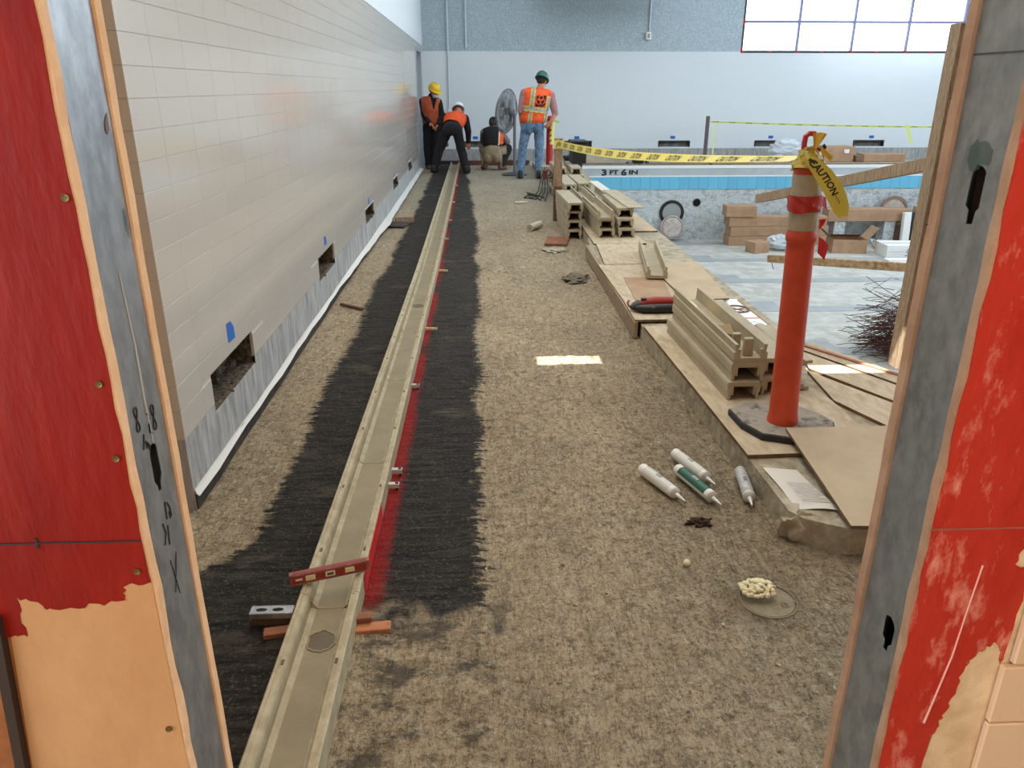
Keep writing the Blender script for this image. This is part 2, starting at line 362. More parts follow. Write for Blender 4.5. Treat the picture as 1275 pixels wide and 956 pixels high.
def link_mesh(name, me, parent=None):
    o = bpy.data.objects.new(name, me); C.objects.link(o)
    if parent is not None: o.parent = parent
    return o
def wmat(o):
    M = Matrix.Translation(o.location) @ o.rotation_euler.to_matrix().to_4x4()
    return wmat(o.parent) @ M if o.parent else M
def build(mb, name, m, parent=None, smooth=False, bevel=0.0, origin='base', fix=True):
    """vertices are world coordinates; the mesh is stored relative to its parent (or to its own base)"""
    vs = [Vector(v) for v in mb.v]
    if parent is not None:
        Mi = wmat(parent).inverted(); loc = Vector((0, 0, 0)); vs = [Mi @ v for v in vs]
    elif origin == 'base':
        lo = [min(v[i] for v in vs) for i in range(3)]; hi = [max(v[i] for v in vs) for i in range(3)]
        loc = Vector(((lo[0] + hi[0]) / 2, (lo[1] + hi[1]) / 2, lo[2])); vs = [v - loc for v in vs]
    else: loc = Vector((0, 0, 0))
    me = bpy.data.meshes.new(name); me.from_pydata([tuple(v) for v in vs], [], mb.f)
    ms = m if isinstance(m, list) else [m]
    for q in ms: me.materials.append(q)
    if len(ms) > 1: me.polygons.foreach_set('material_index', mb.mi)
    if bevel or fix:
        bm = bmesh.new(); bm.from_mesh(me)
        bmesh.ops.remove_doubles(bm, verts=bm.verts, dist=1e-6)
        if bevel: bmesh.ops.bevel(bm, geom=[e for e in bm.edges if len(e.link_faces) == 2 and e.calc_face_angle(0) > .5], offset=bevel, segments=1, affect='EDGES', clamp_overlap=True)
        if fix: bmesh.ops.recalc_face_normals(bm, faces=bm.faces)
        bm.to_mesh(me); bm.free()
    if smooth:
        me.polygons.foreach_set('use_smooth', [True] * len(me.polygons))
        try: me.set_sharp_from_angle(angle=R(40))
        except Exception: pass
    o = link_mesh(name, me, parent)
    if parent is None: o.location = loc
    return o
def tag(o, label, cat, group=None, kind=None):
    o['label'] = label; o['category'] = cat
    if group: o['group'] = group
    if kind: o['kind'] = kind
    return o
def struct(o): o['kind'] = 'structure'; return o
def thing(name, label, cat, loc, group=None, rz=0.0):
    o = bpy.data.objects.new(name, None); C.objects.link(o); o.location = loc; o.rotation_euler = (0, 0, rz); o.empty_display_size = .05
    return tag(o, label, cat, group)
def dup(root, loc, rot, label, group=None):
    r = root.copy(); C.objects.link(r); r.location = loc; r.rotation_euler = rot; r['label'] = label
    if group: r['group'] = group
    for ch in list(root.children):
        c = ch.copy(); C.objects.link(c); c.parent = r
        for g in ch.children:
            d = g.copy(); C.objects.link(d); d.parent = c
    return r

# text -> flat polygons
_text = {}
def glyphs(txt, bold=.03):
    if txt in _text: return _text[txt]
    cu = bpy.data.curves.new('t', 'FONT'); cu.body = txt; cu.size = 1.0; cu.resolution_u = 2; cu.offset = bold
    o = bpy.data.objects.new('t', cu); C.objects.link(o); bpy.context.view_layer.update()
    dg = bpy.context.evaluated_depsgraph_get(); me = bpy.data.meshes.new_from_object(o.evaluated_get(dg))
    vs = [v.co.copy() for v in me.vertices]; fs = [tuple(p.vertices) for p in me.polygons]
    bpy.data.objects.remove(o); bpy.data.curves.remove(cu); bpy.data.meshes.remove(me)
    x0 = min(v.x for v in vs); x1 = max(v.x for v in vs)
    vs = [Vector((v.x - x0, v.y, 0)) for v in vs]
    _text[txt] = (vs, fs, x1 - x0); return _text[txt]
def text_on(mb, txt, size, fn, u0=0.0, v0=0.0, sx=1.0):
    vs, fs, wd = glyphs(txt)
    mb.add([fn(u0 + v.x * size * sx, v0 + v.y * size) for v in vs], fs); return wd * size * sx

# plate with rectangular holes, as one closed-looking mesh of blocks; ax = axis of thickness
def plate(mb, ax, t0, t1, a0, a1, b0, b1, holes):
    A = sorted({a0, a1, *[h[0] for h in holes], *[h[1] for h in holes]}); B = sorted({b0, b1, *[h[2] for h in holes], *[h[3] for h in holes]})
    A = [a for a in A if a0 <= a <= a1]; B = [b for b in B if b0 <= b <= b1]
    solid = [[not any(h[0] <= (A[i] + A[i + 1]) / 2 <= h[1] and h[2] <= (B[j] + B[j + 1]) / 2 <= h[3] for h in holes) for j in range(len(B) - 1)] for i in range(len(A) - 1)]
    def P(t, a, b): return {0: (t, a, b), 1: (a, t, b), 2: (a, b, t)}[ax]
    for i in range(len(A) - 1):
        for j in range(len(B) - 1):
            if not solid[i][j]: continue
            q = [(A[i], B[j]), (A[i + 1], B[j]), (A[i + 1], B[j + 1]), (A[i], B[j + 1])]
            for t in (t0, t1): mb.add([P(t, *p) for p in q], [(0, 1, 2, 3)])
            nb = [(i, j - 1), (i + 1, j), (i, j + 1), (i - 1, j)]
            for k in range(4):
                ii, jj = nb[k]
                if 0 <= ii < len(A) - 1 and 0 <= jj < len(B) - 1 and solid[ii][jj]: continue
                p, r = q[k], q[(k + 1) % 4]; mb.add([P(t0, *p), P(t0, *r), P(t1, *r), P(t1, *p)], [(0, 1, 2, 3)])
    return mb

# value noise for displacement
def vnoise(x, y, seed):
    xi = np.floor(x).astype(int); yi = np.floor(y).astype(int); xf = x - xi; yf = y - yi
    tbl = np.random.default_rng(seed).random(65536)
    h = lambda a, b: tbl[(a * 7349 + b * 9151) & 65535]
    u = xf * xf * (3 - 2 * xf); v = yf * yf * (3 - 2 * yf)
    return (h(xi, yi) * (1 - u) + h(xi + 1, yi) * u) * (1 - v) + (h(xi, yi + 1) * (1 - u) + h(xi + 1, yi + 1) * u) * v
XL = -1.12; YF = 17.9; ZC = 5.2

# ================================================================== SETTING
# ---- floor: rough, trowelled concrete with real relief
nx, ny = 206, 760
xs = np.linspace(-1.5, 1.75, nx); tt = np.linspace(0, 1, ny); ys = 1.0 * (17.95 / 1.0) ** (tt ** .86)
GX, GY = np.meshgrid(xs, ys)
hz = .006 * vnoise(GX * 3, GY * 3, 1) + .006 * vnoise(GX * 14, GY * 10, 2) + .006 * vnoise(GX * 38, GY * 30, 3)
band = ((GX < 0) & (GX > -.88)).astype(float); hz += band * .006 * vnoise(GX * 4, GY * 60, 4)
hz += .004 * vnoise(GX * 60, GY * 7, 5) * (GX > .05)
fade = np.clip((GX + 1.12) / .06, 0, 1); hz = hz - .012
pts = np.stack([GX, GY, hz], -1).reshape(-1, 3)
ii = (np.arange(ny - 1)[:, None] * nx + np.arange(nx - 1)[None, :]).reshape(-1)
quads = np.stack([ii, ii + 1, ii + nx + 1, ii + nx], -1)
me = bpy.data.meshes.new('floor'); me.from_pydata(pts.tolist(), [], quads.tolist()); me.polygons.foreach_set('use_smooth', [True] * len(quads))
me.materials.append(floor_material()); floor = struct(link_mesh('floor', me))
b = MB(); b.prism([(-3.2, -3), (13.5, -3), (13.5, 2.5), (1.16, 2.5), (1.16, YF + .3), (-3.2, YF + .3)], -.25, -.014)
struct(build(b, 'floor_slab', concrete_slab_m, origin='w'))

# ---- left wall with recesses cut at the foot
HOL = [(3.05, 3.68, .262, .432), (5.39, 6.02, .262, .428), (7.85, 8.54, .258, .40), (10.65, 11.33, .255, .392), (13.15, 13.85, .25, .386)]
DOOR = (15.95, 17.2, 0.0, 2.23)
b = MB(); plate(b, 0, XL - .30, XL - .0022, 2.7005, YF + .3, 0, ZC, HOL_ALL := [*HOL, DOOR])
wall_left = struct(build(b, 'wall_left', grout_m, origin='w', fix=False))
b = MB()
for h in HOL: b.bx(XL - .16, XL - .12, h[0] - .02, h[1] + .02, h[2] - .02, h[3] + .02); b.bx(XL - .12, XL - .006, h[0], h[1], h[3] - .006, h[3] - .0005); b.bx(XL - .12, XL - .006, h[0], h[1], h[2], h[2] + .006); b.bx(XL - .12, XL - .02, h[0], h[0] + .006, h[2], h[3]); b.bx(XL - .12, XL - .014, h[1] - .006, h[1], h[2], h[3])
build(b, 'recess_back', mortar_m, wall_left)
# ragged mortar lumps inside each recess
for h in HOL:
    b = MB()
    for k in range(9):
        yy = random.uniform(h[0] + .04, h[1] - .04); zz = random.uniform(h[2] + .01, h[3] - .03)
        b.ell((XL - .11, yy, zz), (.03, random.uniform(.02, .06), random.uniform(.015, .045)), n=7, k=5)
    for k in range(26):
        yy = random.uniform(h[0] + .01, h[1] - .01); top = random.random() < .45
        b.ell((XL - random.uniform(.0, .03) - .004, yy, h[3] - .004 if top else h[2] + .004), (.012, random.uniform(.008, .022), random.uniform(.004, .014)), n=6, k=4)
    build(b, 'mortar_lump', mortar_m, wall_left)['kind'] = 'stuff'
# upper plaster, set a touch proud of the tile
b = MB(); b.bx(XL - .02, XL + .004, 2.70, YF, 2.375, ZC - .01); build(b, 'upper_plaster', plaster_m, wall_left)
# tiles: 10 cm courses, 31.5 cm long, stacked joints
TH = .0045
def tile_mb(dy, dz, g=.0009, ch=.0007):
    y0, y1, z0, z1 = .0004, dy - .0004, g, dz - g
    v = [(0, y0, z0), (0, y1, z0), (0, y1, z1), (0, y0, z1)]
    w_ = [(TH - ch, y0, z0), (TH - ch, y1, z0), (TH - ch, y1, z1), (TH - ch, y0, z1)]
    u = [(TH, y0 + ch, z0 + ch), (TH, y1 - ch, z0 + ch), (TH, y1 - ch, z1 - ch), (TH, y0 + ch, z1 - ch)]
    fs = [(8, 9, 10, 11)] + [(k, (k + 1) % 4, 4 + (k + 1) % 4, 4 + k) for k in range(4)] + [(4 + k, 4 + (k + 1) % 4, 8 + (k + 1) % 4, 8 + k) for k in range(4)]
    return v + w_ + u, fs
pieces = []
zrows = [.302, .416] + [.416 + .1 * k for k in range(1, 20)]; zrows[-1] = 2.316; zrows.append(2.374)
yc = [2.6945, 2.945]
while yc[-1] < YF: yc.append(min(yc[-1] + .315, YF))
for i in range(len(zrows) - 1):
    for j in range(len(yc) - 1):
        z0, z1, segs = zrows[i], zrows[i + 1], [(yc[j], yc[j + 1])]
        for h in [*HOL, DOOR]:
            if h[2] < z1 - .02 and h[3] > z0 + .02:
                ns = []
                for a, e in segs:
                    if h[1] <= a or h[0] >= e: ns.append((a, e)); continue
                    if h[0] - a > .012: ns.append((a, h[0]))
                    if e - h[1] > .012: ns.append((h[1], e))
                segs = ns
            elif h[3] > z0 and h[2] < z1 and z0 < h[3] <= z0 + .02:
                for a, e in segs:
                    if h[0] < e and h[1] > a: z0 = h[3]
        for a, e in segs: pieces.append((a, e, z0, z1))
def nearness(p): return math.hypot((p[0] + p[1]) / 2, 1.12) + max(0, (p[2] - 1.9)) * 8
pieces.sort(key=nearness)
tmesh = {}
for a, e, z0, z1 in pieces[:300]:
    key = (round(e - a, 3), round(z1 - z0, 3))
    if key not in tmesh:
        v, f = tile_mb(*key); m_ = bpy.data.meshes.new('tile'); m_.from_pydata(v, [], f); m_.materials.append(tile_m); tmesh[key] = m_
    o = link_mesh('tile', tmesh[key], wall_left); o.location = (XL - TH, a, z0)
b = MB()
for a, e, z0, z1 in pieces[300:]:
    v, f = tile_mb(e - a, z1 - z0); b.add([(p[0] + XL - TH, p[1] + a, p[2] + z0) for p in v], f)
o = build(b, 'tile_field', tile_m, wall_left, fix=False); o['kind'] = 'stuff'
# return (end face of the wall) with its own stacked tiles
b = MB(); b.bx(-2.6, XL - .31, 2.6968, 2.95, 0, ZC); b.bx(XL - .31, XL - .0026, 2.6968, 2.7003, 0, ZC); wr = struct(build(b, 'wall_return', grout_m, origin='w'))
rm = {}
for i in range(len(zrows) - 1):
    for a in (-1.1245 - .25, -1.1245 - .565):
        dx = .25 if a > -1.4 else .315
        key = (dx, round(zrows[i + 1] - zrows[i], 3))
        if key not in rm:
            v, f = tile_mb(*key); m_ = bpy.data.meshes.new('tile'); m_.from_pydata([(p[1], -p[0], p[2]) for p in v], [], [q for q in f]); m_.materials.append(tile_m); rm[key] = m_
        o = link_mesh('tile', rm[key], wr); o.location = (a + .0035, 2.699, zrows[i])
b = MB(); b.bx(-2.6, XL - .001, 2.6935, 2.70, .0, .3005); build(b, 'base_face', cbase_m, wr)
b = MB(); b.bx(-2.75, -2.6, .98, 2.95, 0, ZC); struct(build(b, 'wall_alcove', plaster_m, origin='w'))
# cement base strip, with notches below the recesses
b = MB(); plate(b, 0, XL - .02, XL - .001, 2.7002, YF, 0.0, .3015, [(h[0], h[1], h[2] + .001, .31) for h in HOL] + [(DOOR[0], DOOR[1], 0, .32)])
bl = struct(build(b, 'baseboard_left', cbase_m, origin='w', fix=False))
# white flashing lip kicked out from the foot of the wall, wavy, and a dark sheet coloured as the shade in the gap under it
rows = []; rows2 = []
for k in range(60):
    y = 2.70 + (15.9 - 2.70) * k / 59
    kick = .007 + .05 * min(1, max(0, (y - 6) / 3)) + .02 * math.exp(-((y - 9.3) / .4) ** 2) + .004 * math.sin(y * 5) + .004 * math.sin(y * 11)
    zt = .082 - .02 * min(1, max(0, (y - 6) / 4)); zb = zt - .024
    rows.append([(XL + .001, y, zt + .004 * math.sin(y * 3)), (XL + kick * .6, y, zb + .012), (XL + kick + .01, y, zb)])
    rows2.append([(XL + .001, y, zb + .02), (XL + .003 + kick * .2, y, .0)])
b = MB(); b.sheet(rows, .004); tag(build(b, 'flashing_strip', mat('grey_white_flashing', (204, 202, 196), .6), origin='w', smooth=True), 'white flexible flashing strip curling out along the foot of the left tiled wall', 'flashing')
b = MB(); b.sheet(rows2, .003); struct(build(b, 'gap_shade_sheet', dark_m, origin='w'))
# doorway in the left wall, far end
b = MB(); b.bx(XL - .15, XL - .101, 15.952, 17.198, 0, 2.228); struct(build(b, 'door_1', mat('grey_door', (168, 176, 182), .6), origin='w'))
b = MB(); b.bx(XL - .10, XL + .012, 15.90, 15.97, 0, 2.28); b.bx(XL - .10, XL + .012, 17.17, 17.25, 0, 2.28); b.bx(XL - .10, XL + .012, 15.97, 17.17, 2.21, 2.28)
struct(build(b, 'trim_2', mat('grey_door_frame', (150, 158, 164), .5), origin='w'))

# ---- far wall: white tile below, stucco above, slots at the foot, window
SLOT = [(x - .36, x + .36, .30, .435) for x in (0.03, 2.22, 4.44, 6.63, 8.90, 11.1)]
WIN = (5.75, 12.95, 2.245, 4.85)
b = MB(); plate(b, 1, YF, YF + .3, -1.5, 13.8, 0, ZC, SLOT + [WIN]); 
wall_far = struct(build(b, 'wall_far', stucco_m, origin='w', fix=False))
fm = bpy.data.materials.new('far_tile'); fm.use_nodes = True
N = fm.node_tree.nodes; L = fm.node_tree.links; bs = N['Principled BSDF']; bs.inputs['Roughness'].default_value = .2
tc = N.new('ShaderNodeTexCoord'); mp = N.new('ShaderNodeMapping'); mp.inputs['Rotation'].default_value = (R(90), 0, 0)
br = N.new('ShaderNodeTexBrick'); br.offset = 0; br.inputs['Scale'].default_value = 1; br.inputs['Brick Width'].default_value = .315; br.inputs['Row Height'].default_value = .1
br.inputs['Mortar Size'].default_value = .002; br.inputs['Color1'].default_value = lin((211, 217, 221)); br.inputs['Color2'].default_value = lin((209, 216, 220)); br.inputs['Mortar'].default_value = lin((206, 213, 217))
L.new(tc.outputs['Object'], mp.inputs[0]); L.new(mp.outputs[0], br.inputs[0]); L.new(br.outputs[0], bs.inputs['Base Color'])
b = MB(); plate(b, 1, YF - .012, YF - .0005, XL, 13.5, .27, 2.27, SLOT + [WIN]); build(b, 'tile_panel', fm, wall_far, fix=False)
b = MB(); b.bx(XL, 13.5, YF - .014, YF - .0005, 0, .27); build(b, 'base_panel', cbase_m, wall_far)
b = MB()
for h in SLOT: b.bx(h[0] - .01, h[1] + .01, YF + .09, YF + .16, h[2] - .01, h[3] + .01)
build(b, 'slot_back', mat('slot_grey', (128, 128, 124), .9, var=(90, 90, 88), vscale=9), wall_far)
for h in SLOT:
    b = MB(); b.bx(h[0], h[1], YF - .02, YF + .06, h[3] - .022, h[3]); b.bx(h[1] - .03, h[1], YF - .02, YF + .06, h[2], h[3] - .022); b.bx(h[0], h[0] + .02, YF - .02, YF + .06, h[2], h[3] - .022)
    build(b, 'slot_lining', black_m, wall_far)
# window
wn = bpy.data.objects.new('window_1', None); C.objects.link(wn); wn.location = (WIN[0], YF, WIN[2]); struct(wn)
b = MB(); x0, x1, z0, z1 = WIN
for q in ((x0, x0 + .05, z0, z1), (x1 - .05, x1, z0, z1), (x0, x1, z0, z0 + .05), (x0, x1, z1 - .05, z1)): b.bx(q[0], q[1], YF + .02, YF + .10, q[2], q[3])
build(b, 'window_frame', frame_dark_m, wn)
cols = [6.995 + 1.215 * k for k in range(5)]; rws = [2.865, 3.485, 4.105]
for x in cols:
    b = MB(); b.bx(x - .022, x + .022, YF + .03, YF + .09, z0 + .05, z1 - .05); build(b, 'mullion', mullion_m, wn)
for z in rws:
    b = MB(); b.bx(x0 + .05, x1 - .05, YF + .035, YF + .085, z - .022, z + .022); build(b, 'transom', mullion_m, wn)
glass = bpy.data.materials.new('window_glass'); glass.use_nodes = True
N = glass.node_tree.nodes; L = glass.node_tree.links; N.remove(N['Principled BSDF'])
tb = N.new('ShaderNodeBsdfTransparent'); gb = N.new('ShaderNodeBsdfGlossy'); gb.inputs['Roughness'].default_value = .03; mx = N.new('ShaderNodeMixShader'); mx.inputs[0].default_value = .06
L.new(tb.outputs[0], mx.inputs[1]); L.new(gb.outputs[0], mx.inputs[2]); L.new(mx.outputs[0], N['Material Output'].inputs[0])
xe = [x0] + cols + [x1]; ze = [z0] + rws + [z1]
for i in range(len(xe) - 1):
    for j in range(len(ze) - 1):
        b = MB(); b.bx(xe[i], xe[i + 1], YF + .055, YF + .061, ze[j], ze[j + 1]); build(b, 'pane', glass, wn)
for x in [5.80, 6.39] + [v for c in cols for v in (c, c + .55)]:
    if x < 12.9:
        b = MB(); b.box((x, YF + .012, z0 + .03), (.09, .03, .035)); build(b, 'sealant_dab', win_red_m, wn, bevel=.008)
for z in (2.30, 2.86, 3.4):
    b = MB(); b.box((x0 + .03, YF + .012, z), (.035, .03, .13)); build(b, 'sealant_dab', win_red_m, wn, bevel=.008)
# conduits and outlet box on the far wall
b = MB(); b.tube([(-.574, YF - .035, 4.4), (-.574, YF - .035, 1.25), (-.58, YF - .035, 1.12), (-.62, YF - .035, 1.03), (-.70, YF - .035, .98)], .017)
tag(build(b, 'conduit', mat('painted_conduit', (196, 206, 212), .5), smooth=True), 'long vertical conduit nearest the left corner, bending left at its foot', 'conduit')
b = MB(); b.tube([(-.19, YF - .03, 4.4), (-.19, YF - .03, 2.33)], .017)
tag(build(b, 'conduit', MATS['painted_conduit'], smooth=True), 'short vertical conduit on grey stucco ending at the tile line, second from the left corner', 'conduit')
t = thing('outlet_box', 'white outlet box hung on a conduit on the grey stucco left of the window', 'outlet', (3.71, YF - .05, 2.52))
b = MB(); b.box((3.71, YF - .045, 2.575), (.11, .07, .15)); build(b, 'box_body', white_m, t, bevel=.008)
b = MB(); b.tube([(3.73, YF - .03, 2.64), (3.74, YF - .03, 4.4)], .016); build(b, 'pipe', MATS['painted_conduit'], t, smooth=True)
b = MB(); b.box((3.71, YF - .082, 2.575), (.05, .006, .09)); build(b, 'cover_plate', silver_m, t)

# ---- other walls, ceiling with skylight slots that let the sun in
b = MB(); plate(b, 0, 13.5, 13.8, .7, YF + .3, -1.9, ZC, [(3.2, 15.8, 2.0, 4.8)]); struct(build(b, 'wall_right', plaster_m, origin='w', fix=False))
def hole(x0, x1, y0, y1, zp):
    k = ZC - zp; return (x0 - .25 * k, x1 - .25 * k, y0 - .35 * k, y1 - .35 * k)
SKY = [hole(.345, .735, 4.325, 4.475, 0), hole(1.80, 2.40, 3.80, 3.925, .1), hole(1.245, 1.30, 4.16, 4.36, .32)]
b = MB(); plate(b, 2, ZC, ZC + .02, -3.2, 13.8, .7, YF + .3, SKY); struct(build(b, 'ceiling', plaster_m, origin='w', fix=False))
b = MB(); b.bx(1.3, 3.8, 16.8, 17.5, 3.28, 3.5); tag(build(b, 'ceiling_beam', mat('dark_beam', (70, 66, 66), .7), origin='w'), 'dark beam underside across the top edge above the far wall', 'beam')
# the doorway wall (camera side): boards, red membrane, steel studs
Y0, Y1, Y2, Y3 = .828, .846, .9455, .963
XA, XB = -.413, .573
b = MB(); b.bx(-3.2, XA - .05, Y1 + .001, Y2 - .001, 0, ZC); b.bx(XB + .05, 13.5, Y1 + .001, Y2 - .001, 0, ZC); b.bx(XA - .05, XB + .05, Y1 + .001, Y2 - .001, 2.6, ZC)
wall_front = struct(build(b, 'wall_front', dark_m, origin='w'))
def ragged(z0, z1, x, amp, n, seed):
    r_ = random.Random(seed); return [(x + r_.uniform(-amp, amp), z0 + (z1 - z0) * k / n) for k in range(n + 1)]
def yz(poly_xz, y0, y1, mb):   # prism of an xz outline between two y planes
    Mx = Matrix(((1, 0, 0, 0), (0, 0, -1, 0), (0, 1, 0, 0), (0, 0, 0, 1)))
    return mb.prism(poly_xz, -y0, -y1, Mx)
# boards (cream core seen at their cut edges)
pl = MB(); yz([(-.605, 0), *ragged(0, 2.6, XA + .0, .0018, 60, 1), (-.605, 2.6)], Y0 + .0015, Y1, pl)
build(pl, 'backer_board', edge_m, wall_front)
pl = MB(); pl.bx(-3.2, -.606, Y0 + .0025, Y1, 0, ZC); build(pl, 'backer_board', mat('orange_brown_board', (176, 104, 46), .8, var=(140, 80, 36), vscale=9), wall_front)
pl = MB(); yz([(-3.2, 0), *ragged(0, 2.6, XA + .001, .0008, 60, 2), (-3.2, 2.6)], Y2, Y3, pl); build(pl, 'backer_board', edge_m, wall_front)
pr = MB(); yz([(13.5, 0), *ragged(0, 2.6, XB, .0014, 60, 3), (13.5, 2.6)], Y0 + .0015, Y1 - .003, pr); build(pr, 'backer_board', edge2_m, wall_front)
pr = MB(); yz([(13.5, 0), *ragged(0, 2.6, XB - .001, .0010, 60, 4), (13.5, 2.6)], Y2, Y3, pr); build(pr, 'backer_board', edge2_m, wall_front)
# thin dark brown strip in the lower left corner
pl = MB(); pl.bar((-.614, Y0 - .002, .93), (-.647, Y0 - .002, .55), .016, .013, (1, 0, 0)); build(pl, 'dark_strip', mat('dark_brown_strip', (58, 40, 26), .8), wall_front)
# red skins
def skin_edge(seed, pts, n=6, amp=.004):
    r_ = random.Random(seed); out = []
    for (a, c), (a2, c2) in zip(pts[:-1], pts[1:]):
        for k in range(n):
            f = k / n; out.append((a + (a2 - a) * f + r_.uniform(-amp, amp), c + (c2 - c) * f + r_.uniform(-amp, amp)))
    return out + [pts[-1]]
low = skin_edge(5, [(-.606, .892), (-.583, .898), (-.585, .955), (-.565, .945), (-.541, .934), (-.50, .94), (-.452, .943), (-.449, .966), (-.416, .972)], 6, .0035)
rp = MB(); yz([(-3.2, .892), *low, *ragged(.98, 2.6, XA - .004, .0015, 50, 9), (-3.2, 2.6)], Y0, Y0 + .0016, rp)
build(rp, 'red_membrane', red_paint_m, wall_front)
rp = MB(); yz([(-.672, .2), (XA - .003, .2), *[(a, c) for a, c in reversed(low)]], Y0 + .0006, Y0 + .0016, rp); build(rp, 'peach_coat', peach_m, wall_front)
rc = skin_edge(6, [(.64, .2), (.642, .66), (.652, .70), (.661, .74), (.668, .80), (.685, .826), (.705, .838), (.716, .80), (.722, .82), (.722, .95), (.70, .965), (.705, .985), (.73, 1.01), (.80, 1.03)], 6, .003)
rp = MB(); yz([(XB + .004, .2), *rc, (13.5, 1.05), (13.5, 2.6), *list(reversed(ragged(.25, 2.6, XB + .004, .002, 60, 12)))], Y0 - .0006, Y0 + .0014, rp); build(rp, 'red_membrane', red_paint2_m, wall_front)
rp = MB(); yz([(.63, .2), (.64, .60), (.65, .70), (.668, .80), (.70, .845), (.72, .86), (.70, .955), (.70, .985), (.73, 1.01), (.82, 1.03), (.82, .2)], Y0 + .0004, Y0 + .0015, rp); build(rp, 'cream_coat', mat('cream_thinset', (232, 200, 158), .8, var=(206, 170, 128), vscale=12, bump=.4, bscale=30), wall_front)
# beige wall tiles at lower right
wt = mat('beige_wall_tile', (226, 188, 150), .3, rand=.02)
for i, z in enumerate([.297, .398, .5, .602, .704, .805, .907]):
    for j in range(2):
        b = MB(); xx = .716 + .012 * (i == 6) * (1 - j) + .318 * j; x2 = .716 + .316 + .318 * j
        b.bx(xx, x2, Y0 - .011, Y0 - .0006, z - .1, z - .0025); build(b, 'tile', wt, wall_front, bevel=.002)
# faint scored line across the membrane, with a tick
b = MB(); b.bx(-.72, -.418, Y0 - .0012, Y0 - .0002, 1.0315, 1.0335); b.bx(-.5435, -.5405, Y0 - .0014, Y0 - .0002, 1.026, 1.040); build(b, 'marker_line', ink_m, wall_front)
b = MB(); b.bx(.575, .80, Y0 - .0016, Y0 - .0006, 1.020, 1.0225); build(b, 'marker_line', mat('faint_pencil', (150, 84, 66), .8), wall_front)
def xb(p): return p
# screws in the red board
for (x, z) in [(-.424, 1.444), (-.429, 1.238), (-.427, 1.145), (-.430, .989), (-.431, .735)]:
    b = MB(); Mx = Matrix.Translation((x, Y0 - .0004, z)) @ Matrix.Rotation(R(90), 4, 'X')
    b.lathe([(.0001, .0016), (.0012, .0010), (.0042, .0018), (.0046, .0008), (.0046, 0)], 14, Mx); b.box((x, Y0 - .0022, z), (.005, .0006, .0011)); 
    build(b, 'screw', mat('brass_screw', (132, 104, 62), .4, metal=.7), wall_front, smooth=True)
# drip of pale thinset down the right red board
b = MB(); b.tube([(.655, Y0 - .0012, .965), (.650, Y0 - .0012, .90), (.645, Y0 - .0012, .82), (.634, Y0 - .0012, .74), (.628, Y0 - .0012, .70)], [.0012, .0010, .0012, .0014, .0018], 6); build(b, 'thinset_drip', mat('pale_drip', (232, 170, 150), .8), wall_front)

# steel studs: web facing the opening with punched holes, returned flanges
def punch(u, v, hw, hh, notch, seed):
    r_ = random.Random(seed); pts_ = []
    for k in range(9): a = math.pi * k / 8; pts_.append((u + hw * math.cos(a), v + hh - hw + hw * math.sin(a)))
    pts_ += [(u - hw, v - hh + .012), (u - hw * .55, v - hh + .006), (u - hw * .5, v - hh - notch), (u + hw * .35, v - hh - notch), (u + hw * .45, v - hh + .006), (u + hw, v - hh + .012)]
    return [(a + r_.uniform(-.0012, .0012), c + r_.uniform(-.0012, .0012)) for a, c in pts_]
def stud(name, X, side, y0, y1, holes, m, label):
    # web plane at X; side=-1: body lies to -X, web seen from +X
    t = thing(name, label, 'stud', (X, (y0 + y1) / 2, 0))
    me = bpy.data.meshes.new('web'); bm = bmesh.new()
    outer = [(y0, 0), (y1, 0), (y1, 2.6), (y0, 2.6)]; edges = []
    for ring in [outer] + holes:
        vs = [bm.verts.new((0, p[0] - (y0 + y1) / 2, p[1])) for p in ring]
        edges += [bm.edges.new((vs[k], vs[(k + 1) % len(vs)])) for k in range(len(vs))]
    bmesh.ops.triangle_fill(bm, use_beauty=True, use_dissolve=False, edges=edges)
    ext = bmesh.ops.extrude_face_region(bm, geom=bm.faces[:]); 
    for v in ext['geom']:
        if isinstance(v, bmesh.types.BMVert): v.co.x += side * .0012
    bmesh.ops.recalc_face_normals(bm, faces=bm.faces); bm.to_mesh(me); bm.free(); me.materials.append(m); link_mesh('web', me, t)
    b = MB(); xa, xc = sorted((X + side * .0013, X + side * .036)); b.bx(xa, xc, y0, y0 + .0012, 0, 2.6); b.bx(xa, xc, y1 - .0012, y1, 0, 2.6); build(b, 'flange', m, t)
    return t
pl_h = [punch(.897, 1.10, .0115, .031, .004, 3)]
stl = stud('steel_stud', XA - .002, -1, Y1 + .002, Y2 - .0005, pl_h, steel_m, 'galvanised steel stud on the left side of the doorway with handwritten figures')
pr_h = [punch(.887, 1.438, .0135, .029, .009, 4), punch(.873, .824, .0125, .025, .005, 5)]
strr = stud('steel_stud', XB + .004, 1, Y1 - .002, Y2 - .0005, pr_h, steel2_m, 'dull grey steel stud on the right side of the doorway with two punched holes')
# seam on the right stud; shade behind the punch-outs is the wall core's dark colour
b = MB(); b.bx(XB + .0028, XB + .0042, Y1, Y2 - .004, 1.5845, 1.5865); build(b, 'seam', mat('dark_seam', (70, 64, 58), .8), strr)
cav = mat('pipe_shade_black', (12, 11, 10), 1.0)
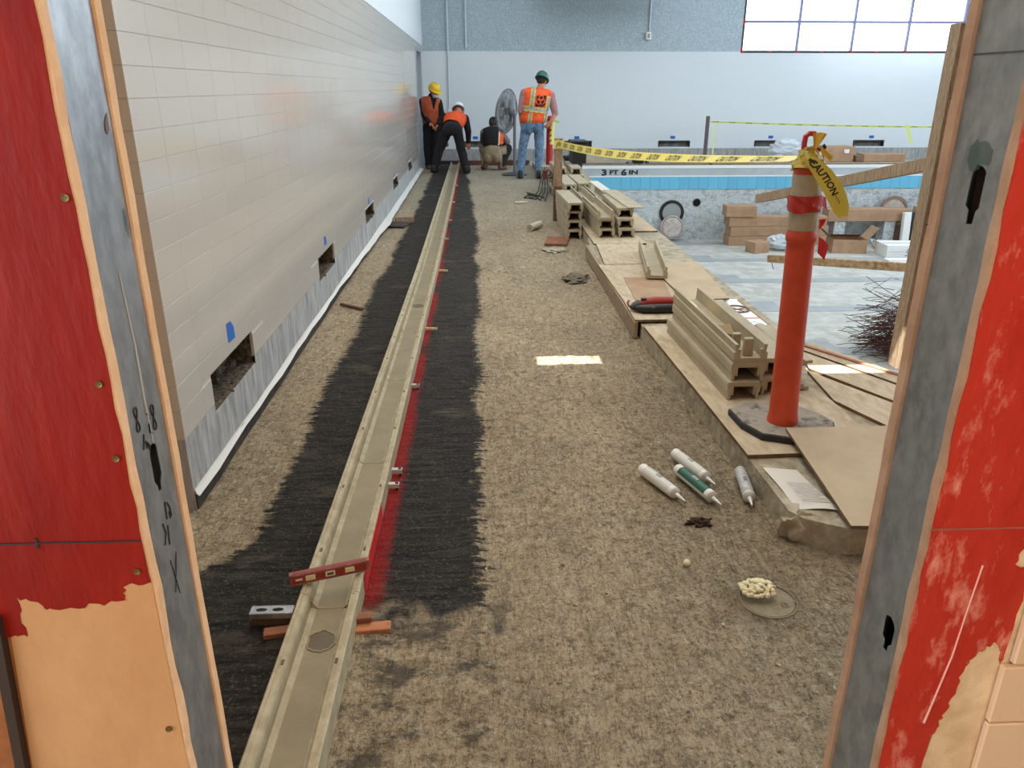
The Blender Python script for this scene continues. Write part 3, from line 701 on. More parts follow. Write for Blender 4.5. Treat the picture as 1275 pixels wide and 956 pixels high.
# handwriting on the left stud, black marker
def stroke(mb, pts, r=.0009):
    P = [Vector((XA - .0012, y - .008, z)) for y, z in pts]
    mb.tube(P, r, 5)
def eight(cy, cz, hh, ww):
    return [(cy + ww * math.sin(2 * a), cz + hh * math.cos(a)) for a in [2 * math.pi * k / 26 for k in range(27)]]
b = MB(); stroke(b, eight(.8765, 1.176, .016, .0042)); stroke(b, eight(.921, 1.160, .017, .0042))
stroke(b, [(.903, 1.172), (.908, 1.170), (.909, 1.163), (.905, 1.156), (.905, 1.146), (.911, 1.142)])
stroke(b, [(.887, 1.152), (.880, 1.134)]); stroke(b, [(.889, 1.142), (.889, 1.132), (.893, 1.138), (.896, 1.126), (.897, 1.134)])
build(b, 'marker_writing', ink_m, stl)['kind'] = 'stuff'; b = MB(); stroke(b, [(.915, 1.040), (.920, 1.032), (.921, 1.018), (.917, 1.016), (.916, 1.026)]); stroke(b, [(.909, 1.045), (.907, 1.02)])
stroke(b, [(.892, 1.022), (.897, 1.006), (.888, .992)]); stroke(b, [(.905, 1.012), (.901, .985)]); stroke(b, [(.895, .965), (.905, .905)], .0006); stroke(b, [(.915, .965), (.893, .915)], .0006)
build(b, 'marker_writing', ink_m, stl)['kind'] = 'stuff'
# pale smear on the left stud
b = MB(); b.tube([(XA - .0014, .893, 1.35), (XA - .0014, .899, 1.26), (XA - .0014, .897, 1.19), (XA - .0014, .900, 1.13)], [.0008, .0014, .0016, .0008], 6); build(b, 'mortar_smear', mat('smear', (176, 172, 164), .9), stl)
gm_ = mat('green_paint_smudge', (52, 84, 66), .7, alpha=.4)
for par, X_, cy_, cz_, hw_, hh_ in ((stl, XA - .0013, .934, 1.402, .006, .018), (strr, XB + .0031, .893, 1.478, .026, .018)):
    r_ = random.Random(3); b = MB(); ol = [(cy_ + hw_ * r_.uniform(.6, 1.2) * math.cos(a), cz_ + hh_ * r_.uniform(.6, 1.2) * math.sin(a)) for a in [2 * math.pi * k / 18 for k in range(18)]]
    b.add([(X_, p[0], p[1]) for p in ol], [tuple(range(18))]); build(b, 'paint_smudge', gm_, par, fix=False)
b = MB(); b.add([(XA - .0013, .93 + p[0] * .006, 1.512 + p[1] * .012) for p in ((-1, -.6), (-.4, -1), (.6, -.6), (.8, .4), (1, 1), (.2, .7), (-.7, .2))], [tuple(range(7))]); build(b, 'torn_patch', mat('brown_torn_patch', (120, 96, 78), .9), stl, fix=False)
struct(build(MB().bx(-3.2, 13.5, -2.6, -2.5, 0, 3.0), 'wall_behind', plaster_m, origin='w'))
struct(build(MB().bx(-3.2, 13.5, -2.6, .82, 3.0, 3.05), 'ceiling_corridor', plaster_m, origin='w'))

# ---- pool: pit, deck slab, gutters
POOLX, POOLZ, PY = 1.95, -1.55, 16.6
b = MB(); b.prism([(1.125, 2.42), (1.16, 2.36), (1.30, 2.28), (13.5, 2.28), (13.5, 2.6), (3.4, 2.6), (2.62, 3.0), (1.99, 4.35), (POOLX, 4.6), (POOLX, PY), (1.16, PY), (1.15, 8.0), (1.08, 7.4), (1.075, 5.0), (1.06, 4.78), (1.105, 3.4), (1.12, 2.75)], -1.7, .10)
deck = struct(build(b, 'pool_deck', concrete_slab_m, origin='w'))
b = MB(); b.bx(1.16, 13.5, PY, YF + .02, -1.7, 0.0); struct(build(b, 'far_deck', mat('far_deck_concrete', (176, 176, 170), .85, var=(150, 150, 144), vscale=3, bump=.2), origin='w'))
b = MB(); b.bx(POOLX, 13.5, 2.5, PY + .1, -1.7, POOLZ); pf = struct(build(b, 'pool_floor', poolf_m, origin='w'))
for y in (9.0, 10.95, 12.75, 14.45, 16.1):
    b = MB(); b.bx(4.551, 13.4, y - .14, y + .14, POOLZ, POOLZ + .004); build(b, 'lane_stripe', stripe_m, pf)
    b = MB(); b.bx(4.05, 4.55, y - .12, y + .46, POOLZ, POOLZ + .005); build(b, 'lane_stripe', stripe_m, pf)
b = MB(); b.bx(POOLX, 13.5, PY - .012, PY - .0005, POOLZ, -.475)
for cx_, cz_ in ((4.70, -.755), (6.80, -.80), (9.0, -.80)): pass
pw = struct(build(b, 'pool_wall_far', pool_m, origin='w'))
b = MB(); b.bx(POOLX, 13.5, PY - .03, PY - .0125, -.215, -.19); b2 = build(b, 'edge_tile_strip', whitetile_m, pw)
b = MB(); b.bx(POOLX, 13.5, PY - .016, PY - .0005, -.475, -.19); build(b, 'tile_bed', grout_m, pw)
bt = bpy.data.meshes.new('blue_tile'); q = MB(); q.bx(.0025, .2055, -.012, 0, .002, .256); bt.from_pydata(q.v, [], q.f); bt.materials.append(bluetile_m)
x = 2.0
while x < 12:
    o = link_mesh('blue_tile', bt, pw); o.location = (x, PY - .016, -.474); x += .208
b = MB(); b.add([(1.2, PY - .02, -.19), (13.5, PY - .02, -.19), (13.5, PY - .004, -.045), (1.2, PY - .004, -.045), (1.2, PY + .1, -.19), (13.5, PY + .1, -.19), (13.5, PY + .1, -.045), (1.2, PY + .1, -.045)], [(0, 1, 2, 3), (4, 7, 6, 5), (0, 4, 5, 1), (3, 2, 6, 7), (0, 3, 7, 4), (1, 5, 6, 2)])
gut = struct(build(b, 'pool_gutter', gutter_m, origin='w'))
b = MB(); b.bx(1.2, 13.5, PY - .012, PY + .12, -.044, .012); build(b, 'coping_strip', whitetile_m, gut)
b = MB(); 
def on_gutter(u, v): z_ = -.178 + v; return (u, PY - .0225 + (z_ + .19) * .1103, z_)
for q_ in ('3', 'FT', '6', 'IN'): glyphs(q_, .055)
text_on(b, '3', .165, on_gutter, 2.62, 0.0, 1.45)
text_on(b, 'FT', .115, on_gutter, 2.79, .02, 1.5)
text_on(b, '6', .165, on_gutter, 3.03, 0.0, 1.45)
text_on(b, 'IN', .115, on_gutter, 3.20, .02, 1.7)
build(b, 'depth_marking', ink_m, gut, fix=False)
# near side coping with the no-diving disc
b = MB(); b.prism([(1.70, 5.35), (1.87, 5.35), (1.88, 4.62), (1.81, 4.22), (1.71, 3.88), (1.60, 3.88)], .1005, .118); cop = struct(build(b, 'pool_coping', whitetile_m, origin='w', bevel=.003))
b = MB(); b.bx(1.72, 1.87, 4.84, 4.87, .1182, .1196); build(b, 'pink_strip', mat('pink_line', (198, 150, 140), .6), cop)
b = MB(); b.tube([(1.862, 5.3, .119), (1.872, 4.62, .119), (1.803, 4.22, .119)], .004, 6); build(b, 'edge_line', mat('brown_edge_line', (150, 120, 96), .7), cop)
b = MB(); cxx, cyy = 1.785, 5.07; bw = mat('brown_symbol', (112, 84, 56), .7)
ring = [(cxx + .075 * math.cos(a), cyy + .085 * math.sin(a), .1188) for a in [2 * math.pi * k / 28 for k in range(29)]]
b.tube(ring, .009, 6, False)
for a in (.5, .5 + math.pi / 2, -.25): b.bar((cxx - .08 * math.cos(a), cyy - .08 * math.sin(a), .1185), (cxx + .08 * math.cos(a), cyy + .08 * math.sin(a), .1185), .014, .003)
build(b, 'round_symbol', bw, cop)
b = MB()
for k in range(10):
    yy = 4.75 - k * .085; pts_ = [(1.70 + .015 * i + (yy - 4.75) * .10, yy + .02 * math.sin(i * 1.3 + k), .1186) for i in range(10)]
    b.tube(pts_, .003, 5)
build(b, 'coping_reflections', mat('painted_reflection_grey', (198, 200, 200), .5), cop)  # wavy grey lines draw reflections onto the glossy coping

# ================================================================== THINGS
# ---- trench drain set down the middle of the room
dr = thing('trench_drain', 'long tan trench drain channel running down the floor to the kneeling workers', 'drain', (-.47, 8.5, 0))
def drain_axis(y): return -.485 + .035 * min(1, max(0, (y - 1.4) / 5.6)) - .004 * max(0, (y - 7) / 9.5)
DW, RIM, DT, DB = .0925, .026, .078, .018
def drain_section(y0, y1):
    prof = [(-DW, .0), (-DW, DT - .004), (-DW + .004, DT), (-DW + RIM * .45, DT), (-DW + RIM * .5, DT - .007), (-DW + RIM, DT - .007), (-DW + RIM + .003, DT - .016), (-DW + RIM + .006, DB + .008), (-DW + RIM + .022, DB)]
    prof = prof + [(-a, c) for a, c in reversed(prof)]
    b = MB(); n = len(prof); vs = []
    for y in (y0, y1):
        for a, c in prof: vs.append((drain_axis(y) + a, y, c))
    fs = [(k, (k + 1) % n, n + (k + 1) % n, n + k) for k in range(n)] + [tuple(range(n)), tuple(range(2 * n - 1, n - 1, -1))]
    b.add(vs, fs); return b
y = 1.0; sec = [1.02, 2.03, 3.03, 4.05, 4.96, 5.9, 6.82, 7.8, 8.8, 9.8, 10.8, 11.8, 12.8, 13.8, 14.8, 15.8, 16.9]
for a, e in zip(sec[:-1], sec[1:]):
    o = build(drain_section(a + .0012, e - .0012), 'channel_section', drain_m, dr)
    bb = MB(); bb.add([(drain_axis(yy) + s_ * (DW - RIM - .024), yy, DB + .0012) for yy in (a + .002, e - .002) for s_ in (-1, 1)], [(0, 1, 3, 2)]); build(bb, 'channel_bed', drain_in_m, o, fix=False)
    # moulded locating dimples on the rims
    bb = MB()
    for f in (.25, .7):
        yy = a + (e - a) * f
        for s_ in (-1, 1): bb.box((drain_axis(yy) + s_ * (DW - .019), yy, DT - .0065), (.008, .02, .003))
    build(bb, 'lug', mat('dark_lug', (96, 84, 62), .8), o)['kind'] = 'stuff'
for k_, yy in enumerate(sec[1:9]):
    b = MB(); ax = drain_axis(yy); w_ = DW - RIM - .006; rr = .0032 if k_ == 0 else .0012
    b.tube([(ax - w_ + .002, yy, DB + .03), (ax - w_ + .004, yy + .003, DB + .014), (ax - w_ + .02, yy, DB + .001), (ax, yy - .003, DB + .0005), (ax + w_ - .02, yy + .002, DB + .001), (ax + w_ - .004, yy, DB + .014), (ax + w_ - .002, yy, DB + .03)], rr, 6)
    build(b, 'caulk_bead', mat('grey_caulk', (150, 138, 110), .7), dr, smooth=True)
def outlet(yy, rx, ry):
    ax = drain_axis(yy); r_ = random.Random(int(yy * 10))
    ol = [(ax + (rx * (1 + r_.uniform(-.12, .12))) * math.cos(a), yy + (ry * (1 + r_.uniform(-.12, .12))) * math.sin(a)) for a in [2 * math.pi * k / 26 for k in range(26)]]
    b = MB(); b.prism(ol, DB + .0013, DB + .0024); build(b, 'outlet_opening', mat('murky_outlet', (98, 80, 46), .35, var=(80, 64, 36), vscale=16), dr)
    b = MB(); b.tube([(x_, y_, DB + .003) for x_, y_ in ol + ol[:1]], .0028, 6, False); build(b, 'caulk_bead', MATS['grey_caulk'], dr)
outlet(1.872, .043, .046); outlet(5.62, .04, .045)
b = MB(); b.bx(drain_axis(2.35) + DW + .0004, drain_axis(2.35) + DW + .0016, 2.12, 2.62, .004, DT - .008); build(b, 'red_overspray', mat('red_spray', (196, 20, 16), .6), dr)
# little bright brackets and pegs along its right edge
brk = mat('bright_bracket', (196, 192, 182), .4, metal=.3)
for i, (yy, kind) in enumerate([(2.822, 'b'), (2.95, 'b'), (3.951, 'b'), (5.023, 'p'), (6.8, 'p'), (8.34, 'b'), (9.6, 'b'), (11.2, 'b'), (13.2, 'b')]):
    ax = drain_axis(yy) + DW; t = None
    if kind == 'b':
        lab = ['second nearest', 'nearest', 'third', '', '', 'fourth', 'fifth', 'sixth', 'farthest'][i]
        lab = {0: 'small bright clip bracket on the red line nearest the spirit level', 1: 'second small bright clip bracket on the red line from the spirit level', 2: 'third small bright clip bracket beside the drain, below the first cross peg', 5: 'fourth small bright clip bracket beside the drain, past both cross pegs', 6: 'fifth small bright clip bracket beside the drain, halfway to the workers', 7: 'sixth small bright clip bracket beside the drain, next to last before the workers', 8: 'farthest small bright clip bracket beside the drain near the workers'}[i]
        t = thing('clip_bracket', lab, 'bracket', (ax + .02, yy, .0), 'clip brackets along the drain')
        b = MB(); b.box((ax + .022, yy, .030), (.045, .022, .003)); b.box((ax + .022, yy - .011, .022), (.045, .002, .016)); build(b, 'plate', brk, t)
        b = MB(); b.lathe([(.0045, 0), (.0045, .030), (.007, .031), (.007, .036), (.0001, .036)], 8, Matrix.Translation((ax + .034, yy, 0))); build(b, 'bolt', black_m, t)
    else:
        b = MB(); b.bar((ax + .002, yy, .022), (ax + .085, yy + .006, .018), .016, .016)
        tag(build(b, 'wood_peg', woodp_m, bevel=.002), {3: 'thin pale wood peg across the red line, nearer of two', 4: 'thin pale wood peg across the red line, farther of two'}[i], 'peg', 'wood pegs beside the drain')

# ---- spirit level lying across the drain
p0, p1 = Vector((-.612, 2.07, DT + .002)), Vector((-.372, 2.15, DT + .002))
t = thing('spirit_level', 'short red spirit level lying across the drain channel', 'level', ((p0 + p1) / 2), rz=math.atan2(p1.y - p0.y, p1.x - p0.x))
Ml = wmat(t); LL = (p1 - p0).length
def lbox(mb, c, d): return mb.box(Ml @ Vector(c), d, Ml.to_3x3())
lev_m = mat('worn_level_metal', (150, 112, 98), .5, var=(120, 70, 60), vscale=20)
b = MB(); lbox(b, (0, 0, .020), (LL, .022, .040)); build(b, 'body', lev_m, t, bevel=.002)
b = MB(); lbox(b, (0, -.0112, .020), (LL - .02, .002, .026)); lbox(b, (0, 0, .0405), (LL - .02, .014, .0014)); build(b, 'face', level_m, t)
for dx in (-.062, .0, .062):
    b = MB(); lbox(b, (dx, -.0125, .021), (.030, .002, .018)); v_ = build(b, 'vial_window', mat('pale_vial_frame', (206, 196, 176), .5), t)
    b = MB(); lbox(b, (dx, -.0138, .021), (.020, .0016, .009)); build(b, 'vial', vial_m if dx else mat('dark_vial', (88, 80, 52), .2), v_)
b = MB(); lbox(b, (-.098, -.0125, .021), (.022, .002, .007)); build(b, 'label_mark', mat('pale_logo', (206, 190, 176), .6), t)
# ---- strut channel offcut and shims by the drain
t = thing('strut_channel', 'short slotted grey strut channel offcut left of the drain', 'strut', (-.645, 1.985, .035))
b = MB(); x0, x1, yq, zq = -.715, -.585, 1.985, .035
me_s = bpy.data.meshes.new('web'); bm = bmesh.new(); ed = []
rings = [[(x0, yq - .02), (x1, yq - .02), (x1, yq + .02), (x0, yq + .02)]] + [[(cx + .017 * math.cos(a) * (1.0), yq + .009 * math.sin(a)) for a in [2 * math.pi * k / 14 for k in range(14)]] for cx in (-.682, -.632)]
for rg in rings:
    vs = [bm.verts.new((p[0] + .645, p[1] - 1.985, .018)) for p in rg]; ed += [bm.edges.new((vs[k], vs[(k + 1) % len(vs)])) for k in range(len(vs))]
bmesh.ops.triangle_fill(bm, use_beauty=True, edges=ed); bmesh.ops.recalc_face_normals(bm, faces=bm.faces); bm.to_mesh(me_s); bm.free(); me_s.materials.append(steel_m); link_mesh('web', me_s, t)
b.bx(x0, x1, yq - .021, yq - .018, zq, zq + .018); b.bx(x0, x1, yq + .018, yq + .021, zq, zq + .018); b.bx(x0, x1, yq - .018, yq + .018, zq - .002, zq + .001); build(b, 'flange', steel_m, t)
b = MB(); b.bx(-.715, -.585, 1.975, 2.005, .0, .034); tag(build(b, 'wood_block', mat('strut_shadow_brown', (74, 56, 42), .9), bevel=.003), 'dark block in place of the shadow under the strut channel offcut', 'block')  # dark-coloured block stands in for the shadow below the strut
b = MB(); b.bar((-.665, 1.925, .010), (-.58, 1.94, .010), .038, .018); tag(build(b, 'wood_shim', woodr_m, bevel=.002), 'reddish wood shim sticking out left of the drain, below the strut offcut', 'shim', 'wood shims at the drain')
b = MB(); b.bar((-.41, 1.935, .009), (-.285, 1.945, .009), .042, .016); tag(build(b, 'wood_shim', mat('orange_wood', (184, 120, 78), .8, var=(156, 98, 62), vscale=16), bevel=.002), 'longer flat orange wood shim sticking out right of the drain', 'shim', 'wood shims at the drain')
b = MB(); b.bar((-.40, 1.965, .028), (-.345, 1.97, .028), .034, .018); tag(build(b, 'wood_shim', woodr_m, bevel=.002), 'short reddish wood shim stacked on the flat orange shim', 'shim', 'wood shims at the drain')
# ---- odds and ends on the floor
b = MB(); b.bar((-1.05, 5.735, .012), (-.865, 5.57, .014), .03, .014); tag(build(b, 'wood_stick', mat('dark_stick', (92, 62, 44), .9), bevel=.002), 'dark wooden stick on the floor near the left wall', 'stick')
b = MB(); b.box((-.90, 9.62, .035), (.23, .12, .07), Matrix.Rotation(R(8), 3, 'Z')); tag(build(b, 'wood_block', wood_m, bevel=.004), 'weathered wood block on the dark mortar by the left wall', 'block')
b = MB(); b.box((-.98, 9.35, .012), (.30, .34, .022), Matrix.Rotation(R(-12), 3, 'Z')); tag(build(b, 'dark_slab_piece', dark_m, bevel=.004), 'dark flat scrap on the floor in front of the weathered block', 'scrap')
b = MB(); b.box((.85, 8.22, .012), (.24, .42, .022), Matrix.Rotation(R(-10), 3, 'Z')); tag(build(b, 'board_scrap', woodr_m, bevel=.003), 'reddish brown board scrap on the floor by the wooden stake', 'scrap')
t = thing('pipe_offcut', 'short pale pipe offcut lying on the floor near the stake', 'pipe', (.67, 9.02, 0))
Mp = Matrix.Translation((.60, 8.88, .042)) @ Vector((.14, .27, 0)).to_track_quat('Z', 'Y').to_matrix().to_4x4()
b = MB(); b.lathe([(.040, 0), (.040, .30), (.032, .30), (.032, .012), (.032, 0)], 18, Mp); build(b, 'pipe_wall', mat('pale_pipe', (190, 180, 158), .7), t, smooth=True)
b = MB(); b.lathe([(.0001, .02), (.032, .02)], 18, Mp); build(b, 'inner_shade', dark_m, t, fix=False)  # dark disc gives the shade inside the pipe as colour
b = MB(); b.box((.62, 11.2, .012), (.18, .10, .02), Matrix.Rotation(R(15), 3, 'Z')); tag(build(b, 'concrete_scrap', mat('pale_scrap', (190, 180, 158), .9), bevel=.004), 'pale flat concrete scrap on the floor left of the stake', 'scrap')
def lump(name, c, r, m, label, cat, seed, n=40, sc=.45, flat=.5):
    r_ = random.Random(seed); b = MB()
    for k in range(n):
        a = r_.uniform(0, 6.28); q = math.sqrt(r_.random()); rr = r_.uniform(.5, 1) * sc * min(r)
        b.ell((c[0] + r[0] * q * math.cos(a), c[1] + r[1] * q * math.sin(a), c[2] + r[2] * (1 - q * q) * flat), (rr, rr, rr * .8), Euler((r_.random(), r_.random(), r_.random())).to_matrix(), 7, 5)
    return tag(build(b, name, m, smooth=True, fix=False), label, cat)
lump('foam_lump', (.893, 2.062, .024), (.062, .045, .04), foam_m, 'lump of cream expanding foam on the round floor drain', 'foam', 3, 90, .26)
mat('dark_dirt', (64, 48, 36), .95)
b = MB(); b.ell((.706, 2.235, .012), (.0125, .0125, .0125), None, 12, 8); tag(build(b, 'foam_ball', foam_m, smooth=True), 'tiny cream foam ball on the bare floor left of the foam lump', 'ball')
t = thing('floor_drain', 'round floor drain lid set in the concrete beneath the foam lump', 'drain', (.92, 2.03, 0))
b = MB(); b.lathe([(.0001, .0012), (.082, .0012), (.084, -.004), (.086, -.004), (.088, .0035), (.092, .0035), (.094, -.01)], 40, Matrix.Translation((.92, 2.03, 0))); build(b, 'lid', mat('dusty_drain_lid', (146, 134, 110), .9, var=(128, 116, 92), vscale=16, bump=.5, bscale=60), t, smooth=True)
# small loose crumbs: nobody could count them
b = MB(); r_ = random.Random(21)
for k in range(420):
    x_, y_ = r_.uniform(-.0, 1.08), 1.2 + 9 * r_.random() ** 1.8; s_ = r_.uniform(.002, .006)
    b.ell((x_, y_, s_ * .3), (s_ * r_.uniform(.8, 2), s_, s_ * .7), Matrix.Rotation(r_.uniform(0, 3), 3, 'Z'), 6, 4)
tag(build(b, 'concrete_crumbs', mat('crumbs', (120, 108, 88), .95, var=(196, 186, 164), vscale=30), origin='w', fix=False), 'loose grit and crumbs scattered over the rough concrete floor', 'grit', kind='stuff')
def rock(name, c, r, m, label, cat, seed, n=28, k=18, amp=.35, fr=1.0):
    b = MB(); vs = []; c = Vector(c)
    th_ = np.array([math.pi * i / k for i in range(k + 1)])[:, None]; ph_ = np.array([2 * math.pi * j / n for j in range(n)])[None, :]
    X_, Y_, Z_ = np.sin(th_) * np.cos(ph_), np.sin(th_) * np.sin(ph_), np.cos(th_) * np.ones_like(ph_)
    d_ = 1 + amp * (vnoise(X_ * 2.3 * fr + 9 + Z_ * 1.7, Y_ * 2.3 * fr + 9 + Z_, seed) - .5) * 2 + amp * .5 * (vnoise(X_ * 6 * fr + 20 - Z_ * 3, Y_ * 6 * fr + 20 + Z_ * 4, seed + 1) - .5) * 2
    for i in range(k + 1):
        for j in range(n): vs.append(c + Vector((X_[i, j] * d_[i, j] * r[0], Y_[i, j] * d_[i, j] * r[1], Z_[i, j] * d_[i, j] * r[2])))
    b.add(vs, [(i * n + j, (i + 1) * n + j, (i + 1) * n + (j + 1) % n, i * n + (j + 1) % n) for i in range(k) for j in range(n)])
    return tag(build(b, name, m, smooth=True), label, cat)
rock('dirt_clump', (.826, 2.51, .003), (.042, .024, .014), mat('brown_dirt', (74, 54, 40), .95, var=(52, 38, 28), vscale=60), 'dark clump of dirt on the floor in front of the caulk tubes', 'dirt', 71, amp=.7, fr=1.8)
rock('mortar_crumble', (.85, 6.50, .004), (.11, .16, .022), mat('grey_brown_mortar', (112, 100, 80), .95, var=(82, 72, 56), vscale=22, bump=.7, bscale=60), 'flat grey brown mortar crumble on the floor beside the wooden edge board', 'mortar', 61, amp=.5, fr=1.6)
rock('mortar_crumble', (.78, 7.75, .002), (.12, .12, .014), mat('pale_scrap2', (176, 166, 146), .95, var=(150, 140, 118), vscale=18), 'pale flat mortar crumble on the floor in front of the reddish board scrap', 'mortar', 63, amp=.5, fr=1.6)

# ---- caulk tubes
def caulk(p, q, label, lab_m, body_m, rc=.024):
    p = Vector(p); q = Vector(q); d = (q - p).normalized()
    t = thing('caulk_tube', label, 'caulk tube', (p + q) / 2 - Vector((0, 0, rc)), 'caulk tubes on the floor')
    M_ = d.to_track_quat('Z', 'Y').to_matrix().to_4x4(); M_.translation = p; L_ = (q - p).length; nb = L_ - .065
    b = MB(); b.lathe([(.0001, .008), (rc - .003, .008), (rc - .002, 0), (rc + .0006, 0), (rc + .0006, .012), (rc, .014), (rc, nb)], 24, M_); build(b, 'barrel', body_m, t, smooth=True)
    b = MB(); b.lathe([(rc + .0006, nb - .012), (rc + .001, nb), (rc * .8, nb + .006), (rc * .36, nb + .010)], 24, M_); build(b, 'shoulder', mat('clear_shoulder', (206, 204, 196), .35), t, smooth=True)
    b = MB(); b.lathe([(.0085, nb + .009), (.0075, nb + .02), (.003, L_), (.0012, L_ + .001)], 14, M_); build(b, 'nozzle', white_m, t, smooth=True)
    # printed label sleeve
    b = MB(); up = Vector((0, 0, 1)) ; n_ = 14; rows = []
    for zz in (.03, nb - .025):
        row = []
        for k in range(n_ + 1):
            a = R(-78 + 156 * k / n_); sd = d.cross(up).normalized(); un = sd.cross(d).normalized(); row.append(p + d * zz + (un * math.cos(a) + sd * math.sin(a)) * (rc + .0009))
        rows.append(row)
    b.sheet(rows, .0005); lb = build(b, 'label_sleeve', lab_m, t, smooth=True)
    b = MB(); sd = d.cross(up).normalized(); un = sd.cross(d).normalized()
    for k in range(4):
        f = .45 + .04 * k; c_ = p + d * (nb * f) + un * (rc + .0012); b.bar(c_ - sd * .007, c_ + sd * .007, .0035, .0006, un)
    build(b, 'print_lines', ink_m if lab_m is not green_label_m else white_m, lb)
    return t
pale_lab = mat('grey_white_label', (206, 204, 196), .45); sil_lab = mat('silver_label', (150, 152, 150), .4, var=(190, 192, 190), vscale=40)
caulk((.686, 2.905, .03), (.800, 2.632, .028), 'white caulk tube lying leftmost of the four tubes', pale_lab, white_m)
caulk((.862, 3.045, .03), (.958, 2.76, .028), 'white caulk tube lying behind the green labelled tube', pale_lab, white_m)
caulk((.838, 2.895, .03), (.934, 2.595, .028), 'caulk tube with a dark green label', green_label_m, white_m)
caulk((1.095, 2.862, .032), (1.053, 2.585, .028), 'grey labelled caulk tube lying against the foot of the deck edge', sil_lab, mat('clear_tube', (176, 174, 164), .35))

# ---- deck edge boards, hardboard sheets
def flat(name, poly, z0, z1, m, label, cat, group=None, edge=True, bevel=.0015):
    b = MB(); b.prism(poly, z0, z1)
    if edge:
        n = len(poly); b.mi = [0, 0] + [1] * n
    return tag(build(b, name, [m, plyedge_m] if edge else m, fix=True), label, cat, group)
flat('plywood_strip', [(1.112, 2.84), (1.72, 2.86), (1.72, 3.42), (1.68, 3.80), (1.58, 4.66), (1.056, 4.70), (1.092, 3.6)], .1015, .119, ply_m, 'long plywood strip under the near channel stack and the delineator base', 'board', 'boards laid on the deck edge')
flat('plywood_sheet', [(1.02, 4.81), (1.62, 4.83), (1.58, 5.40), (1.465, 6.50), (1.03, 6.49), (1.035, 5.3)], .112, .128, ply_m, 'plywood sheet under the red and black tool', 'board', 'boards laid on the deck edge')
flat('plywood_sheet', [(1.465, 5.25), (1.79, 5.28), (1.90, 6.52), (1.46, 6.52)], .130, .142, hard_m, 'large pale sheet right of the short channel piece', 'board', 'boards laid on the deck edge')
flat('plywood_sheet', [(1.09, 6.53), (1.60, 6.53), (1.60, 7.46), (1.155, 7.46)], .110, .124, ply_m, 'plywood sheet behind the short channel piece, before the far channel stack', 'board', 'boards laid on the deck edge')
flat('plywood_sheet', [(1.14, 7.50), (1.66, 7.50), (1.66, 9.0), (1.16, 9.0)], .102, .118, ply_m, 'plywood board under the far channel stack', 'board', 'boards laid on the deck edge')
flat('worn_patch_sheet', [(1.12, 5.30), (1.39, 5.30), (1.47, 6.0), (1.16, 6.0)], .1285, .1315, mat('brown_worn_board', (156, 124, 92), .8, var=(172, 142, 110), vscale=4), 'thin brown sheet lying on the plywood behind the red tool', 'board', 'boards laid on the deck edge')
b = MB(); b.bar((1.06, 7.45, .06), (1.028, 4.80, .06), .026, .115); tag(build(b, 'edge_board', wood_m, bevel=.003), 'weathered board set on edge along the deck, from the far stack to the tool', 'board')
b = MB(); b.prism([(1.325, 2.995), (1.98, 3.0), (1.98, 2.27), (1.338, 2.253), (1.278, 2.256), (1.30, 2.58)], 0, .012)
b.v = [(x_, y_, z_ + .1195 + (y_ - 2.253) / .742 * .037) for x_, y_, z_ in b.v]; b.mi = [0, 0] + [1] * 6
tag(build(b, 'plywood_sheet', [hard_m, plyedge_m]), 'pale hardboard sheet at the deck corner, its far edge resting on the delineator base', 'board', 'boards laid on the deck edge')
for k, (po, lb) in enumerate([([(1.99, 4.33), (2.62, 2.98), (2.50, 2.94), (1.88, 4.22)], 'plank along the slanted pool edge, outermost of three'), ([(1.865, 4.19), (2.48, 2.92), (2.28, 2.86), (1.80, 3.88)], 'middle plank of the three at the slanted pool edge'), ([(1.775, 3.84), (2.26, 2.86), (1.92, 2.90), (1.735, 3.42)], 'innermost plank of the three, behind the delineator base')]):
    flat('deck_plank', po, .1005, .1165, ply_m, lb, 'plank', 'planks at the slanted pool edge')
b = MB(); b.bar((1.90, 4.30, .1225), (2.42, 3.42, .1225), .022, .011); tag(build(b, 'wood_batten', mat('pinkish_batten', (160, 112, 90), .8), bevel=.002), 'thin reddish batten lying on the planks by the pool edge', 'batten')
# paper and mortar at the deck corner
rows = []
for i in range(9):
    f = i / 8; row = []
    for j in range(7):
        g = j / 6; xx = (1.145 + .13 * g) * (1 - f) + (1.160 + .145 * g) * f; yy = (2.755 - .03 * g) * (1 - f) + (2.43 - .03 * g) * f
        row.append((xx, yy, .1045 + .006 * math.sin(g * 4 + f * 5) * f))
    rows.append(row)
t = thing('paper_sheet', 'creased white paper sheet with printed lines at the deck corner', 'paper', (1.21, 2.6, .10))
b = MB(); b.sheet(rows, .0008); build(b, 'sheet', paper_m, t, smooth=True)
b = MB()
for k in range(11):
    f = .42 + .045 * k; yy = 2.755 + (2.43 - 2.755) * f; z_ = .1065 + .004 * f
    b.box((1.235 + .012 * f, yy - .012, z_ + .0014), (.10 if k % 4 != 3 else .06, .003, .0004), Matrix.Rotation(R(-12), 3, 'Z'))
build(b, 'print_lines', mat('grey_print', (156, 150, 144), .8), t)
rock('mortar_heap', (1.185, 2.40, .035), (.085, .05, .062), mat('pale_mortar', (176, 163, 138), .95, var=(150, 137, 111), vscale=14, bump=.6, bscale=40), 'ragged mortar heap on the broken front corner of the deck', 'mortar', 8, 32, 22, .3)

